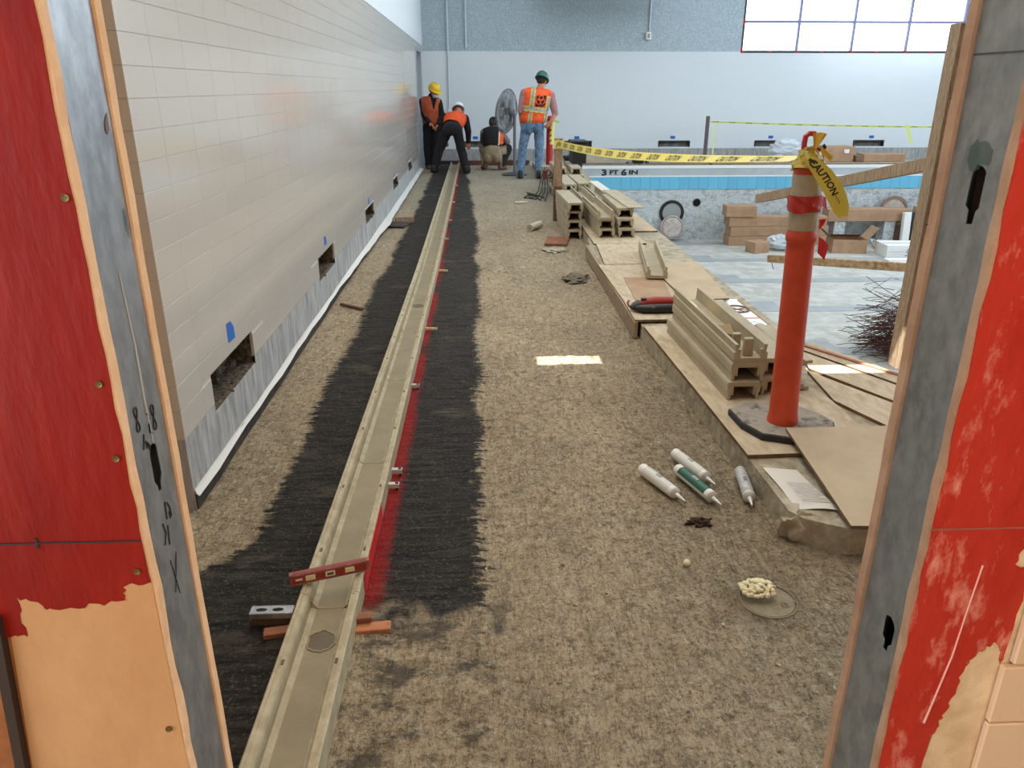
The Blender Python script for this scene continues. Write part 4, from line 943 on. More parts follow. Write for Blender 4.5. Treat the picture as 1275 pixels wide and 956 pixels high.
# ---- channel pieces: local frame, length along +Y, open side up, base at z 0
CW, CH, CT = .158, .092, .016
def channel_proto(length, label, loc, rot, group, name='drain_channel'):
    t = thing(name, label, 'channel', (0, 0, 0), group)
    h = CW / 2
    prof = [(-h, 0), (-h - .004, .012), (-h - .004, CH * .55), (-h + .004, CH * .6), (-h, CH), (-h + CT, CH), (-h + CT, CH - .014), (-h + CT + .004, .022), (-h + CT + .012, CT)]
    prof = prof + [(-a, c) for a, c in reversed(prof)]; n = len(prof); vs = [(a, yy, c) for yy in (0, length) for a, c in prof]
    b = MB(); b.add(vs, [(k, (k + 1) % n, n + (k + 1) % n, n + k) for k in range(n)] + [tuple(range(n)), tuple(range(2 * n - 1, n - 1, -1))]); build(b, 'channel_body', chan_m, t)
    b = MB()
    for s_ in (-1, 1): b.box((s_ * (h - CT - .008), .012, .04), (.012, .024, .055))
    b.box((0, .010, CT + .004), (CW - 2 * CT - .02, .02, .008)); build(b, 'end_key', chan_m, t, bevel=.002)
    t.location = loc; t.rotation_euler = rot
    return t
near_g = 'drain channels stacked beside the delineator'; far_g = 'drain channels in the far stack'
c0 = channel_proto(1.12, 'upright open channel on top of the near stack, holding two blocks', (1.308, 3.46, .3055), (0, 0, R(1.2)), near_g)
bodies = c0
# inverted = rotated pi about its own long axis, so lift by CH
def inv(loc, rz, label, g, src=c0): return dup(src, (loc[0], loc[1], loc[2] + CH), (0, R(180), rz), label, g)
def upr(loc, rz, label, g, src=c0): return dup(src, loc, (0, 0, rz), label, g)
inv((1.302, 3.455, .2125), R(1.0), 'inverted channel in the middle of the near stack, left column', near_g)
inv((1.286, 3.44, .1195), R(1.8), 'inverted channel at the bottom of the near stack, left column, on plywood', near_g)
inv((1.475, 3.50, .1195), R(1), 'inverted bottom channel of the near stack, middle column behind the delineator', near_g)
inv((1.474, 3.52, .2115), R(1), 'inverted upper channel of the near stack, middle column behind the delineator', near_g)
c_s = channel_proto(.62, 'channel piece lying on its side just right of the delineator tube', (1.567, 3.55, .1195 + CW / 2 + .004), (0, R(90), R(-1)), near_g)
for (dx, dy, sw, lab) in ((.005, .02, .045, 'tan block standing in the top channel, front one of two'), (-.03, .10, .04, 'tan block standing in the top channel, rear one of two')):
    b = MB(); b.box((1.308 + dx, 3.50 + dy, .322 + .045), (sw, .03, .09)); b.box((1.308 + dx + .012, 3.50 + dy + .02, .322 + .03), (sw * .5, .03, .06)); tag(build(b, 'end_block', chan_m, bevel=.003), lab, 'block', 'blocks in the top channel')
rows = [[(1.26 + .09 * f, 3.78 + .16 * g + .02 * math.sin(f * 5), .337 + .02 * g + .012 * math.sin(g * 3 + f * 4)) for f in (0, .33, .66, 1)] for g in (0, .25, .5, .75, 1)]
b = MB(); b.sheet(rows, .003); tag(build(b, 'torn_card', mat('torn_tan_card', (150, 128, 90), .8), smooth=True), 'torn tan card scrap lying inside the top channel', 'scrap')
# the short channel piece
c1 = channel_proto(1.18, 'short upright channel piece lying on the plywood sheets', (1.405, 5.90, .1435), (0, 0, R(-8.2)), 'loose channel pieces')
# far stack: two columns at Y 7.8, more behind
inv((1.312, 7.80, .119), 0, 'bottom inverted channel, front left column of the far stack', far_g)
inv((1.308, 7.82, .2115), R(.5), 'middle inverted channel, front left column of the far stack', far_g)
upr((1.290, 7.78, .304), R(.8), 'upright open channel on top, front left column of the far stack', far_g)
inv((1.515, 7.80, .119), R(.6), 'bottom inverted channel, front right column of the far stack', far_g)
inv((1.508, 7.84, .2115), 0, 'second inverted channel, front right column of the far stack', far_g)
inv((1.520, 7.94, .304), R(-.6), 'top inverted channel, front right column of the far stack', far_g)
upr((1.285, 9.0, .27), R(.3), 'upright channel behind the left column of the far stack', far_g)
inv((1.285, 9.0, .1775), R(.3), 'inverted channel below the upright one, behind the left column of the far stack', far_g)
upr((1.475, 9.08, .27), R(.3), 'upright channel behind the right column of the far stack', far_g)
inv((1.475, 9.08, .1775), R(.3), 'inverted channel low behind the right column of the far stack', far_g)
for i, (lb) in enumerate(['lowest channel on the floor in the leaning pile behind the stake', 'second lowest channel in the leaning pile behind the stake', 'third channel up in the leaning pile behind the stake', 'top channel of the leaning pile behind the stake']):
    if i < 3:
        o = dup(c0, (1.055, 8.40 + .02 * i, .004 + .098 * i + CH), (0, R(180), R(.4 * i)), lb, far_g)
    else: o = dup(c0, (1.06, 8.38, .298 + CH), (0, R(180), R(1.5)), lb, far_g)
inv((1.24, 10.4, .26), 0, 'pale inverted channel past the stake, left of two', far_g); inv((1.44, 10.5, .26), R(1), 'pale inverted channel past the stake, right of two', far_g)
inv((1.24, 10.4, .165), 0, 'channel under the left pale channel past the stake', far_g); inv((1.44, 10.5, .165), R(1), 'channel under the right pale channel past the stake', far_g)
inv((1.27, 11.9, .33), 0, 'far inverted channel beside the black bucket, left of two', far_g); inv((1.50, 11.9, .33), R(-1), 'far inverted channel beside the black bucket, right of two', far_g)
for (y0, y1, z, lb) in ((9.02, 10.3, .175, 'wood crate bed under the channels behind the far stack'), (10.35, 11.75, .16, 'wood crate bed under the pale channels past the stake'), (11.8, 13.0, .325, 'wood crate bed under the channels beside the black bucket')):
    t = thing('pallet', lb, 'pallet', (1.37, (y0 + y1) / 2, .1), 'pallets under the channels')
    for k in range(3):
        b = MB(); b.bx(1.18, 1.60, y0 + .04 + (y1 - y0 - .2) * k / 2, y0 + .14 + (y1 - y0 - .2) * k / 2, .101, z - .02); build(b, 'bearer', wood_m, t)
    for k in range(4):
        b = MB(); b.bx(1.18 + .108 * k, 1.275 + .108 * k, y0, y1, z - .02, z - .001); build(b, 'slat', ply_m, t)
b = MB(); b.box((1.60, 8.62, .4035), (.17, 1.45, .012), Euler((0, 0, R(1.5))).to_matrix()); tag(build(b, 'channel_lid', chan_m, bevel=.003), 'long flat lid lying on top of the right column of the far channel stack', 'lid')
b = MB(); b.box((1.575, 9.98, .3695), (.12, 1.2, .012), Euler((0, 0, R(1))).to_matrix()); tag(build(b, 'channel_lid', mat('pale_lid', (206, 202, 188), .7), bevel=.003), 'second paler lid lying further back on the far channels', 'lid')
flat('plywood_sheet', [(1.66, 8.2), (1.93, 8.2), (1.93, 10.2), (1.66, 10.2)], .1015, .115, hard_m, 'narrow sheet between far channel stack and pool edge', 'board', 'boards laid on the deck edge')

# ---- red and black power tool on plywood
t = thing('power_tool', 'red and black power tool lying on the plywood', 'power tool', (1.2, 5.02, .13))
def rot_z(a): return Matrix.Rotation(a, 3, 'Z')
b = MB(); b.tube([(1.08, 5.02, .172), (1.13, 5.03, .182), (1.20, 5.035, .186), (1.28, 5.035, .186), (1.36, 5.03, .186)], [.022, .034, .038, .037, .036], 14); build(b, 'red_shell', tool_red_m, t, smooth=True)
b = MB(); b.tube([(1.06, 4.99, .156), (1.10, 4.97, .158), (1.20, 4.965, .160), (1.30, 4.965, .160), (1.365, 4.97, .160)], [.018, .030, .032, .031, .030], 12); build(b, 'black_grip', black_m, t, smooth=True)
b = MB(); b.tube([(1.09, 5.03, .168), (1.055, 5.02, .162), (1.03, 5.01, .156)], [.036, .030, .016], 12); b.box((1.115, 5.02, .214), (.035, .03, .012)); build(b, 'head', mat('dark_grey_plastic', (52, 50, 48), .5), t, smooth=True)
b = MB(); b.tube([(1.045, 5.03, .150), (1.022, 5.05, .158), (1.018, 5.07, .176), (1.028, 5.08, .186)], .008, 8); build(b, 'hook', tool_red_m, t, smooth=True)
b = MB(); b.box((1.345, 5.03, .214), (.03, .03, .012)); b.lathe([(.014, 0), (.014, .006), (.0001, .008)], 12, Matrix.Translation((1.17, 4.945, .168)) @ Matrix.Rotation(R(90), 4, 'X')); build(b, 'switch', mat('mid_grey_plastic', (110, 106, 98), .5), t)

# ---- orange delineator post
dl = thing('delineator_post', 'tall orange delineator post with grey reflective bands and tape tied on its top', 'delineator', (1.35, 3.10, .119))
ax0 = Vector((1.352, 3.10, .119)); ax1 = Vector((1.322, 3.12, 1.30)); dd = (ax1 - ax0); La = dd.length
zx = dd.normalized(); xx_ = Vector((1, .25, 0)); xx_ = (xx_ - zx * xx_.dot(zx)).normalized(); Md = Matrix((xx_, zx.cross(xx_), zx)).transposed().to_4x4(); Md.translation = ax0
oct_ = []
base_pts = [(1.155, 3.26), (1.165, 3.10), (1.215, 2.975), (1.33, 2.925), (1.41, 2.925), (1.545, 2.985), (1.585, 3.09), (1.56, 3.18), (1.50, 3.27), (1.38, 3.33), (1.25, 3.33)]
b = MB(); b.prism(base_pts, .1195, .150); build(b, 'rubber_base', rubber_side_m, dl, bevel=.004)
inner = [(1.37 + (x_ - 1.37) * .965, 3.12 + (y_ - 3.12) * .965) for x_, y_ in base_pts]
b = MB(); b.prism(inner, .1502, .1535); build(b, 'dusty_top', rubber_m, dl)
b = MB(); b.lathe([(.066, .034), (.067, .05), (.064, .062), (.061, .085), (.0595, .20), (.0575, .50), (.056, .80), (.0555, .835), (.061, .845), (.0625, .865), (.056, .885), (.0555, .965), (.061, .975), (.0615, 1.0), (.0565, 1.015), (.0555, 1.10), (.056, 1.118), (.054, 1.140), (.046, 1.156), (.036, 1.172), (.030, 1.20), (.0001, 1.205)], 32, Md); build(b, 'tube', orange_m, dl, smooth=True)
b = MB(); b.lathe([(.0574, .888), (.0574, .962)], 32, Md); build(b, 'reflective_band', reflect_m, dl, smooth=True, fix=False)
b = MB(); b.lathe([(.0574, 1.025), (.0574, 1.108)], 32, Md); build(b, 'reflective_band', reflect_m, dl, smooth=True, fix=False)
rows = []
for i in range(6):
    row = []
    for k in range(33):
        a = 2 * math.pi * k / 32; rr = .0655 + .0045 * math.sin(5 * a + i * 1.7) * (1 - abs(i - 2.5) / 3) + .002 * math.sin(11 * a + i); row.append(Md @ Vector((rr * math.cos(a), rr * math.sin(a), .962 + .0125 * i + .004 * math.sin(3 * a + i))))
    rows.append(row)
b = MB(); b.sheet(rows, .001)
rows = [[Md @ Vector((.055 + .01 * g, -.03 + .01 * f, .985 + .03 * f - .006 * g)) for g in (0, 1.0, 2.0, 3.2)] for f in (0, .5, 1, 1.5)]
b.sheet(rows, .001); build(b, 'red_tape_wrap', orange_dark_m, dl, smooth=True)
rows = [[Md @ Vector((.03 + .028 * g - .004 * f, -.046 + .016 * g, 1.15 - .055 * f - .012 * g * f + .02 * (1 - f) * (1 - g))) for g in (0, .5, 1)] for f in (0, .6, 1.2, 1.8, 2.2)]
b = MB(); b.sheet(rows, .001); build(b, 'red_tape_wrap', orange_dark_m, dl, smooth=True)
rows = [[(1.384, 3.07, .985), (1.404, 3.06, .972), (1.426, 3.065, .95)], [(1.386, 3.07, .95), (1.405, 3.058, .936), (1.424, 3.065, .92)], [(1.388, 3.07, .918), (1.404, 3.062, .902), (1.418, 3.066, .888)]]
b = MB(); b.sheet(rows, .001); rows = [[(1.378, 3.075, 1.052), (1.392, 3.07, 1.056), (1.406, 3.07, 1.056)], [(1.380, 3.075, 1.035), (1.390, 3.07, 1.034), (1.398, 3.07, 1.036)], [(1.381, 3.075, 1.012), (1.384, 3.07, 1.016), (1.388, 3.07, 1.02)]]; b.sheet(rows, .001); build(b, 'red_tape_tail', mat('bright_red_tape', (206, 30, 34), .4), dl, smooth=True)
hp = [(-.030, 0, 1.17), (-.030, 0, 1.23), (-.027, 0, 1.252), (-.014, 0, 1.262), (.012, 0, 1.262), (.022, 0, 1.252), (.026, 0, 1.22), (.026, 0, 1.17)]
b = MB(); b.tube([Md @ Vector(p) for p in hp], .0105, 10); build(b, 'handle', orange_dark_m, dl, smooth=True)

# ---- caution tape ribbons
def tape(name, path, widths, label, lettering='CAUTION', size=.05, group=None, repeat=.36, u_start=.05, flip=False, th=.0008, mtape=yellow_m, big=True):
    """path: centre points; widths: across vectors (full width) per point"""
    P = [Vector(p) for p in path]; W = [Vector(q) for q in widths]; S = [0.0]
    for a, c in zip(P[:-1], P[1:]): S.append(S[-1] + (c - a).length)
    def at(u):
        u = min(max(u, 0), S[-1] - 1e-6); k = max(i for i in range(len(S) - 1) if S[i] <= u); f = (u - S[k]) / (S[k + 1] - S[k]); return P[k].lerp(P[k + 1], f), W[k].lerp(W[k + 1], f), (P[k + 1] - P[k]).normalized()
    t = thing(name, label, 'tape', P[len(P) // 2], group)
    n = max(len(P) * 3, 24); rows = []
    for i in range(n + 1):
        p, q, d = at(S[-1] * i / n); rows.append([p + q * v for v in (-.5, -.17, .17, .5)])
    b = MB(); b.sheet(rows, th); build(b, 'ribbon', mtape, t, smooth=True)
    if lettering:
        b = MB(); u = u_start; wd = glyphs(lettering)[2] * size
        while u + wd < S[-1] - .01:
            for sgn in (1, -1):
                def fn(uu, vv):
                    p, q, d = at(uu if not flip else S[-1] - uu); wl = q.length; qn = q.normalized(); nn = d.cross(qn).normalized()
                    return p + qn * ((vv if not flip else -vv)) + nn * (sgn * (th / 2 + .0006))
                if big: text_on(b, lettering, size, fn, u, -size * .36)
            u += repeat
        if b.v: build(b, 'lettering', ink_m, t, fix=False)['kind'] = 'stuff'
    return t
path = []; wid = []
for k in range(25):
    f = k / 24; yy = 9.60 + (3.16 - 9.60) * f; xx = .965 + (1.29 - .965) * f; zz = .925 + (1.282 - .925) * f - .055 * 4 * f * (1 - f)
    path.append((xx, yy, zz)); tw = R(8 + 60 * f ** 1.5); wid.append(Vector((math.sin(tw), -.2 * math.sin(tw), math.cos(tw))) * (.078 - .016 * f))
tape('caution_tape', path, wid, 'yellow caution tape stretched from the wooden stake to the orange delineator', size=.062, repeat=.46, u_start=.03)
path = [(1.292, 3.055, 1.292), (1.325, 3.045, 1.262), (1.358, 3.04, 1.228), (1.392, 3.035, 1.185), (1.420, 3.032, 1.14), (1.44, 3.03, 1.10), (1.452, 3.03, 1.07)]
wid = [(.030, 0, .022), (.042, -.005, .034), (.056, -.005, .038), (.066, 0, .034), (.070, 0, .028), (.062, 0, .02), (.036, 0, .008)]
tp = tape('caution_tape', path, wid, 'yellow tape tail hanging from the top of the orange delineator', lettering='CAUTION', size=.038, repeat=9, u_start=.012)
b = MB()
for k in range(5): b.tube([(1.398 + .007 * k, 3.0275, 1.165 - .009 * k + .004), (1.401 + .007 * k, 3.0275, 1.160 - .009 * k), (1.396 + .007 * k, 3.0275, 1.158 - .009 * k)], .0012, 5)
build(b, 'small_print', ink_m, tp)
# knot wrapped round the top
kn = thing('caution_tape', 'crumpled yellow tape knot wrapped over the handle of the orange delineator', 'tape', (1.32, 3.1, 1.28))
rows = []
for i in range(6):
    row = []
    for k in range(29):
        a = 2 * math.pi * k / 28; rr = (.066, .062, .056, .050, .042, .036)[i] + .006 * math.sin(4 * a + i * 2.1) + .003 * math.sin(9 * a + i)
        row.append(Md @ Vector((rr * math.cos(a), rr * math.sin(a), 1.128 + .0155 * i + .010 * math.sin(2 * a + .6))))
    rows.append(row)
b = MB(); b.sheet(rows, .0012); build(b, 'wrap', mat('folded_yellow_tape', (200, 176, 60), .4, var=(150, 128, 40), vscale=18, stretch=(1, 1, 3)), kn, smooth=True)
rows = [[(1.325 + .012 * f + (.004 + .024 * f) * (g - .5) * 2, 3.085 + .006 * math.sin(g * 6), 1.325 + .062 * f - .012 * abs(g - .5) * f) for g in (0, .25, .5, .75, 1)] for f in (0, .35, .7, 1)]
b = MB(); b.sheet(rows, .0012); build(b, 'bow', mat('amber_yellow_tape', (222, 178, 40), .4), kn, smooth=True)
rows = [[(1.345 + .045 * f + .008 * g, 3.07, 1.325 - .038 * f + .012 * g) for g in (-.6, 0, .6)] for f in (0, .5, 1)]
b = MB(); b.sheet(rows, .0012); build(b, 'bow_tail', mat('amber_yellow_tape', (222, 178, 40), .4), kn, smooth=True)
b = MB(); b.bar((1.29, 3.045, 1.289), (1.315, 3.04, 1.275), .012, .001, (0, -1, .3)); b.bar((1.332, 3.03, 1.345), (1.343, 3.03, 1.33), .012, .001, (0, -1, .3)); build(b, 'lettering', ink_m, kn)

# ---- guard post of two studs with two rails
gp = thing('guard_rail', 'rough lumber guard post with two rails at the pool edge by the doorway', 'guard rail', (2.28, 3.88, .117))
b = MB(); b.bx(2.262, 2.298, 3.84, 3.93, .1172, 1.83); build(b, 'post', wood_m, gp, bevel=.002)
b = MB(); b.bx(2.2995, 2.337, 3.845, 3.93, .1172, 1.82); build(b, 'post', woodp_m, gp, bevel=.002)
b = MB(); b.bx(2.338, 2.36, 3.86, 3.94, .1172, 1.80); build(b, 'post', mat('light_cut_lumber', (222, 190, 140), .8, var=(196, 160, 110), vscale=8, stretch=(3, 3, .4)), gp, bevel=.002)
b = MB(); b.bar((2.395, 3.90, 1.215), (2.375, 6.55, .668), .036, .070); build(b, 'rail', wood_m, gp, bevel=.002)
b = MB(); b.bar((2.41, 3.81, .672), (1.81, 4.68, .555), .034, .046); build(b, 'rail', mat('pale_worn_rail', (176, 154, 120), .85, var=[(140, 118, 86), (198, 178, 146)], vscale=16), gp, bevel=.002)
b = MB(); b.tube([(1.825, 4.66, .54), (1.83, 4.66, .515), (1.84, 4.655, .49)], .0022, 5); b.box((2.28, 3.838, 1.5), (.008, .004, .008)); b.box((2.28, 3.838, .9), (.008, .004, .008)); build(b, 'nail', ink_m, gp)

# ---- wooden stake
st = thing('wood_stake', 'upright wooden stake holding the near end of the caution tape', 'stake', (.985, 9.62, 0))
b = MB(); b.bx(.938, 1.038, 9.60, 9.64, 0, .98); build(b, 'plank', mat('stake_wood', (150, 120, 96), .85, var=[(120, 92, 70), (172, 144, 118)], vscale=8, stretch=(3, 3, .5)), st, bevel=.003)
b = MB(); b.bx(.9375, 1.0385, 9.5985, 9.6415, 0, .42); build(b, 'dark_foot', mat('dark_stake_wood', (108, 78, 58), .85, var=(88, 62, 46), vscale=8, stretch=(3, 3, .5)), st)  # lower end of the stake is a darker brown
b = MB(); b.bx(.932, 1.046, 9.590, 9.648, .86, .955); build(b, 'tape_turn', mat('pale_yellow_tape', (222, 210, 110), .5), st, bevel=.004)
b = MB(); 
for xq in (.955, .99, 1.02): b.bar((xq, 9.588, .88), (xq + .012, 9.588, .935), .010, .001, (0, -1, 0))
build(b, 'lettering', ink_m, st)

# ---- rusty tie-wire heap on the pool floor
b = MB(); r_ = random.Random(5)
for k in range(700):
    cx, cy, cz = r_.gauss(5.22, .22), r_.gauss(8.9, .25), POOLZ + .02 + abs(r_.gauss(.0, .30)); a = r_.gauss(math.pi, .5); L_ = r_.uniform(.2, .5)
    d = Vector((math.cos(a), .5 * math.sin(a * 2), r_.gauss(0, .25))) * L_ / 2
    p = Vector((cx, cy, cz)); q0 = p - d; q1 = p + d; q0.z = max(q0.z, POOLZ + .005); q1.z = max(q1.z, POOLZ + .005)
    b.tube([q0, p + Vector((0, 0, r_.uniform(-.01, .03))), q1], .0035, 4)
tag(build(b, 'rusty_wire_heap', rust_m, fix=False), 'heap of rusty wires on the pool floor behind the guard post', 'wire', kind='stuff')

# ---- blue tape marks
def tape_bit(y, z, wy, wz, label):
    b = MB(); b.prism([(y - wy / 2, z - wz / 2), (y + wy / 2, z - wz / 2 - .004), (y + wy / 2 - .004, z + .1 * wz), (y + wy * .1, z + wz / 2), (y - wy / 2, z + wz / 2 + .003)], XL + .0002, XL + .0012, Matrix(((0, 0, 1, 0), (1, 0, 0, 0), (0, 1, 0, 0), (0, 0, 0, 1))))
    tag(build(b, 'blue_tape', blue_tape_m), label, 'tape', 'blue tape marks on the left wall')
tape_bit(3.37, .527, .10, .085, 'largest blue tape mark on the left wall, above the nearest recess')
tape_bit(5.70, .503, .09, .06, 'blue tape mark on the left wall above the second recess')
tape_bit(8.14, .457, .09, .06, 'blue tape mark on the left wall above the third recess')
tape_bit(10.85, .44, .09, .05, 'blue tape mark on the left wall above the fourth recess')
for x_, lb in ((-.02, 'behind the workers, left end of the far wall'), (2.24, 'above the slot beside the black bucket on the far wall'), (4.40, 'above the slot left of the far taped post'), (6.63, 'above the slot over the plastic wrapped bucket'), (8.95, 'above the rightmost slot of the far wall')):
    b = MB(); b.bx(x_ - .055, x_ + .055, YF - .0145, YF - .0128, .475, .535); tag(build(b, 'blue_tape', blue_tape_m), 'blue tape mark ' + lb, 'tape', 'blue tape marks on the far wall')

# ---- far deck clutter
cm = mat('far_card', (178, 148, 122), .85)
def far_bar(x0, x1, y, z0, z1, d, m, label, name='long_channel', cat='channel', g='long pieces on the far deck'):
    t = thing(name, label, cat, ((x0 + x1) / 2, y, z0), g)
    b = MB(); b.bx(x0, x1, y, y + .012, z0, z1); b.bx(x0, x1, y + d - .012, y + d, z0, z1); b.bx(x0, x1, y + .012, y + d - .012, z1 - .014, z1); build(b, 'channel_body', m, t)
    b = MB(); b.bx(x0 - .004, x0 + .05, y - .004, y + d + .004, z0, z0 + .03); b.bx(x1 - .05, x1 + .004, y - .004, y + d + .004, z0, z0 + .03); build(b, 'end_shoe', dark_m, t)
pale = mat('pale_grey_channel', (176, 168, 150), .8, var=(156, 146, 128), vscale=4)
far_bar(1.95, 3.23, 16.85, .045, .20, .16, pale, 'long pale channel on the far deck left of the black cart')
far_bar(3.62, 4.78, 16.85, .045, .19, .16, pale, 'long pale channel on the far deck right of the black cart')
far_bar(5.05, 5.95, 16.85, .045, .19, .16, mat('tan_far_channel', (158, 132, 106), .85), 'tan channel on the far deck right of the far taped post')
for x0, x1, lb in ((1.9, 4.95, 'long brown board along the far pool edge, left half'), (5.0, 9.4, 'long brown board along the far pool edge, right half')):
    flat('far_board', [(x0, 16.70), (x1, 16.70), (x1, 17.3), (x0, 17.3)], .0125, .035, mat('grey_far_board', (164, 150, 132), .85, var=(146, 130, 110), vscale=3), lb, 'board', 'boards along the far pool edge')
t = thing('pipe_clamp', 'small black and silver clamp on the far deck above the depth marking', 'clamp', (3.45, 16.9, .04))
b = MB(); b.bx(3.33, 3.55, 16.8, 16.98, .045, .17); build(b, 'body', black_m, t, bevel=.01)
b = MB(); b.bx(3.26, 3.60, 16.79, 17.0, .20, .225); b.bx(3.40, 3.52, 16.79, 16.99, .17, .20); build(b, 'plate', silver_m, t)
# black bucket with a dark crate
t = thing('black_bucket', 'black bucket on the far left deck behind the wooden stake', 'bucket', (1.62, 13.3, .1))
b = MB(); b.lathe([(.13, 0), (.17, .36), (.178, .36), (.178, .385), (.165, .385), (.155, .36), (.12, .01), (.0001, .01)], 24, Matrix.Translation((1.62, 13.3, .101))); build(b, 'pail', black_m, t, smooth=True)
b = MB(); b.tube([(1.62 - .178, 13.3, .45)] + [(1.62 + .178 * math.cos(a), 13.3 - .15 * math.sin(a), .46 - .10 * math.sin(a)) for a in [math.pi - math.pi * k / 8 for k in range(9)]], .004, 6); build(b, 'bail_handle', wire_m, t)
b = MB(); b.bx(1.50, 1.72, 12.45, 12.9, .428, .74); b.bx(1.48, 1.74, 12.43, 12.92, .74, .77); tag(build(b, 'black_crate', black_m, bevel=.006), 'black crate on the channels right of the stake', 'crate')
# hoses and red reels at the stacker's end
t = thing('pump_tool', 'red and silver pump tool with black hoses on the deck behind the stake', 'tool', (1.02, 12.3, .0))
b = MB(); b.lathe([(.05, -.05), (.06, -.04), (.06, .04), (.05, .05)], 14, Matrix.Translation((1.06, 12.3, .27)) @ Matrix.Rotation(R(90), 4, 'X')); build(b, 'reel', mat('dull_red_reel', (150, 34, 34), .5), t, smooth=True)
b = MB(); b.bx(1.0, 1.13, 12.22, 12.5, .37, .41); b.bx(.99, 1.12, 12.22, 12.46, .0, .10); b.tube([(1.01, 12.25, .1), (1.01, 12.25, .38)], .010); b.tube([(1.1, 12.25, .1), (1.1, 12.25, .38)], .010); build(b, 'frame', silver_m, t)
b = MB()
for k in range(4):
    b.tube([(1.05 + .04 * k, 12.2, .40 - .05 * k), (.98 + .03 * k, 12.05, .25), (.92 + .05 * k, 11.85, .08), (.80 + .06 * k, 11.6 - .1 * k, .012), (.70 + .1 * k, 11.7, .012), (.78, 12.0 + .1 * k, .012), (.95, 11.9, .012)], .009, 6)
build(b, 'hose', black_m, t, smooth=True)
# far delineator wrapped with yellow tape
t = thing('delineator_post', 'far orange delineator wrapped in yellow tape behind the standing worker', 'delineator', (1.33, 14.6, .1))
b = MB(); b.lathe([(.16, 0), (.16, .03), (.06, .045), (.058, .5), (.056, .9), (.03, .97), (.0001, .975)], 20, Matrix.Translation((1.33, 14.6, .101))); build(b, 'tube', orange_dark_m, t, smooth=True)
b = MB(); b.lathe([(.0595, .48), (.062, .6), (.061, .75), (.0575, .88)], 20, Matrix.Translation((1.33, 14.6, .101)) @ Matrix.Rotation(R(2), 4, 'Y')); build(b, 'yellow_wrap', mat('pale_yellow_tape', (222, 210, 110), .5), t, smooth=True, fix=False)
b = MB()
for k in range(4): b.bar((1.30 + .01 * (k % 2), 14.537, .62 + .09 * k), (1.36, 14.537, .66 + .09 * k), .02, .001, (0, -1, 0))
build(b, 'lettering', ink_m, t)
b = MB(); b.sheet([[(1.35 + .16 * f, 14.57, .98 - .04 * f + .04 * g) for g in (0, .5, 1)] for f in (0, .5, 1)], .001); build(b, 'tape_tail', lime_m, t)
# far post with tape line
t = thing('far_post', 'dark square post carrying the far tape line above the pool', 'post', (4.90, 16.95, .0))
b = MB(); b.bx(4.865, 4.935, 16.95, 17.0, .04, .985); build(b, 'post', mat('dark_post', (92, 80, 78), .8), t, bevel=.003)
b = MB(); b.bx(4.80, 5.0, 16.9, 17.05, .04, .055); build(b, 'foot_plate', steel_m, t)
path = [(4.94, 16.94, .872)] + [(4.94 + 5.2 * k / 14, 16.94, .872 - .12 * (k / 14) - .02 * math.sin(math.pi * k / 14)) for k in range(1, 15)]
tape('caution_tape', path, [(0, -.01, .034)] * len(path), 'thin yellow caution tape line across the far wall from the dark post', size=.03, repeat=.36, mtape=lime_m)
tape('caution_tape', [(5.05, 16.935, .86), (5.045, 16.93, .6), (5.05, 16.93, .35), (5.06, 16.93, .08)], [(.03, .01, 0)] * 4, 'yellow tape strip hanging straight down beside the dark far post', lettering=None, mtape=lime_m)
tape('caution_tape', [(9.18, 16.93, .80), (9.24, 16.93, .72), (9.30, 16.93, .58), (9.36, 16.93, .42)], [(.03, 0, .02), (.06, 0, .03), (.05, 0, .03), (.05, 0, .02)], 'yellow tape tail knotted onto the far tape line at right', lettering=None, mtape=lime_m)

def carton(name, c, d, rz, label, m=None, group=None, flaps=False, cat='box'):
    t = thing(name, label, cat, (c[0], c[1], c[2]), group, rz); M_ = wmat(t); R3 = M_.to_3x3(); m = m or card_m
    x_, y_, z_ = d
    if not flaps:
        b = MB(); b.box(M_ @ Vector((0, 0, z_ / 2)), d, R3); build(b, 'carton_body', m, t, bevel=.004)
        b = MB(); b.box(M_ @ Vector((0, 0, z_ + .0008)), (x_ * .98, min(.05, y_ * .3), .001), R3); b.box(M_ @ Vector((0, -y_ / 2 - .001, z_ * .5)), (x_ * .96, .001, .004), R3); build(b, 'packing_tape', mat('tan_packing_tape', (150, 116, 86), .4), t)
    else:
        b = MB()
        for s_ in (-1, 1): b.box(M_ @ Vector((s_ * x_ / 2, 0, z_ / 2)), (.008, y_, z_), R3); b.box(M_ @ Vector((0, s_ * y_ / 2, z_ / 2)), (x_, .008, z_), R3)
        b.box(M_ @ Vector((0, 0, .004)), (x_, y_, .008), R3); build(b, 'carton_body', m, t)
        for s_, a in ((-1, 48), (1, 38)):
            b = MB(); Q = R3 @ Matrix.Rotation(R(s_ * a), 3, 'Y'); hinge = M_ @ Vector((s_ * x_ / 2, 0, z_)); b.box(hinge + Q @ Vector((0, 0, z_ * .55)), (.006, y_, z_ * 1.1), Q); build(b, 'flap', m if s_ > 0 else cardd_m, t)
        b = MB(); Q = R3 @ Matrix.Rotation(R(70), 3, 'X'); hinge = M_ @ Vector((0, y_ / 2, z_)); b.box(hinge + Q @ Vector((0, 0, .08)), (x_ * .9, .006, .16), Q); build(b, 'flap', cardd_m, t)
    return t
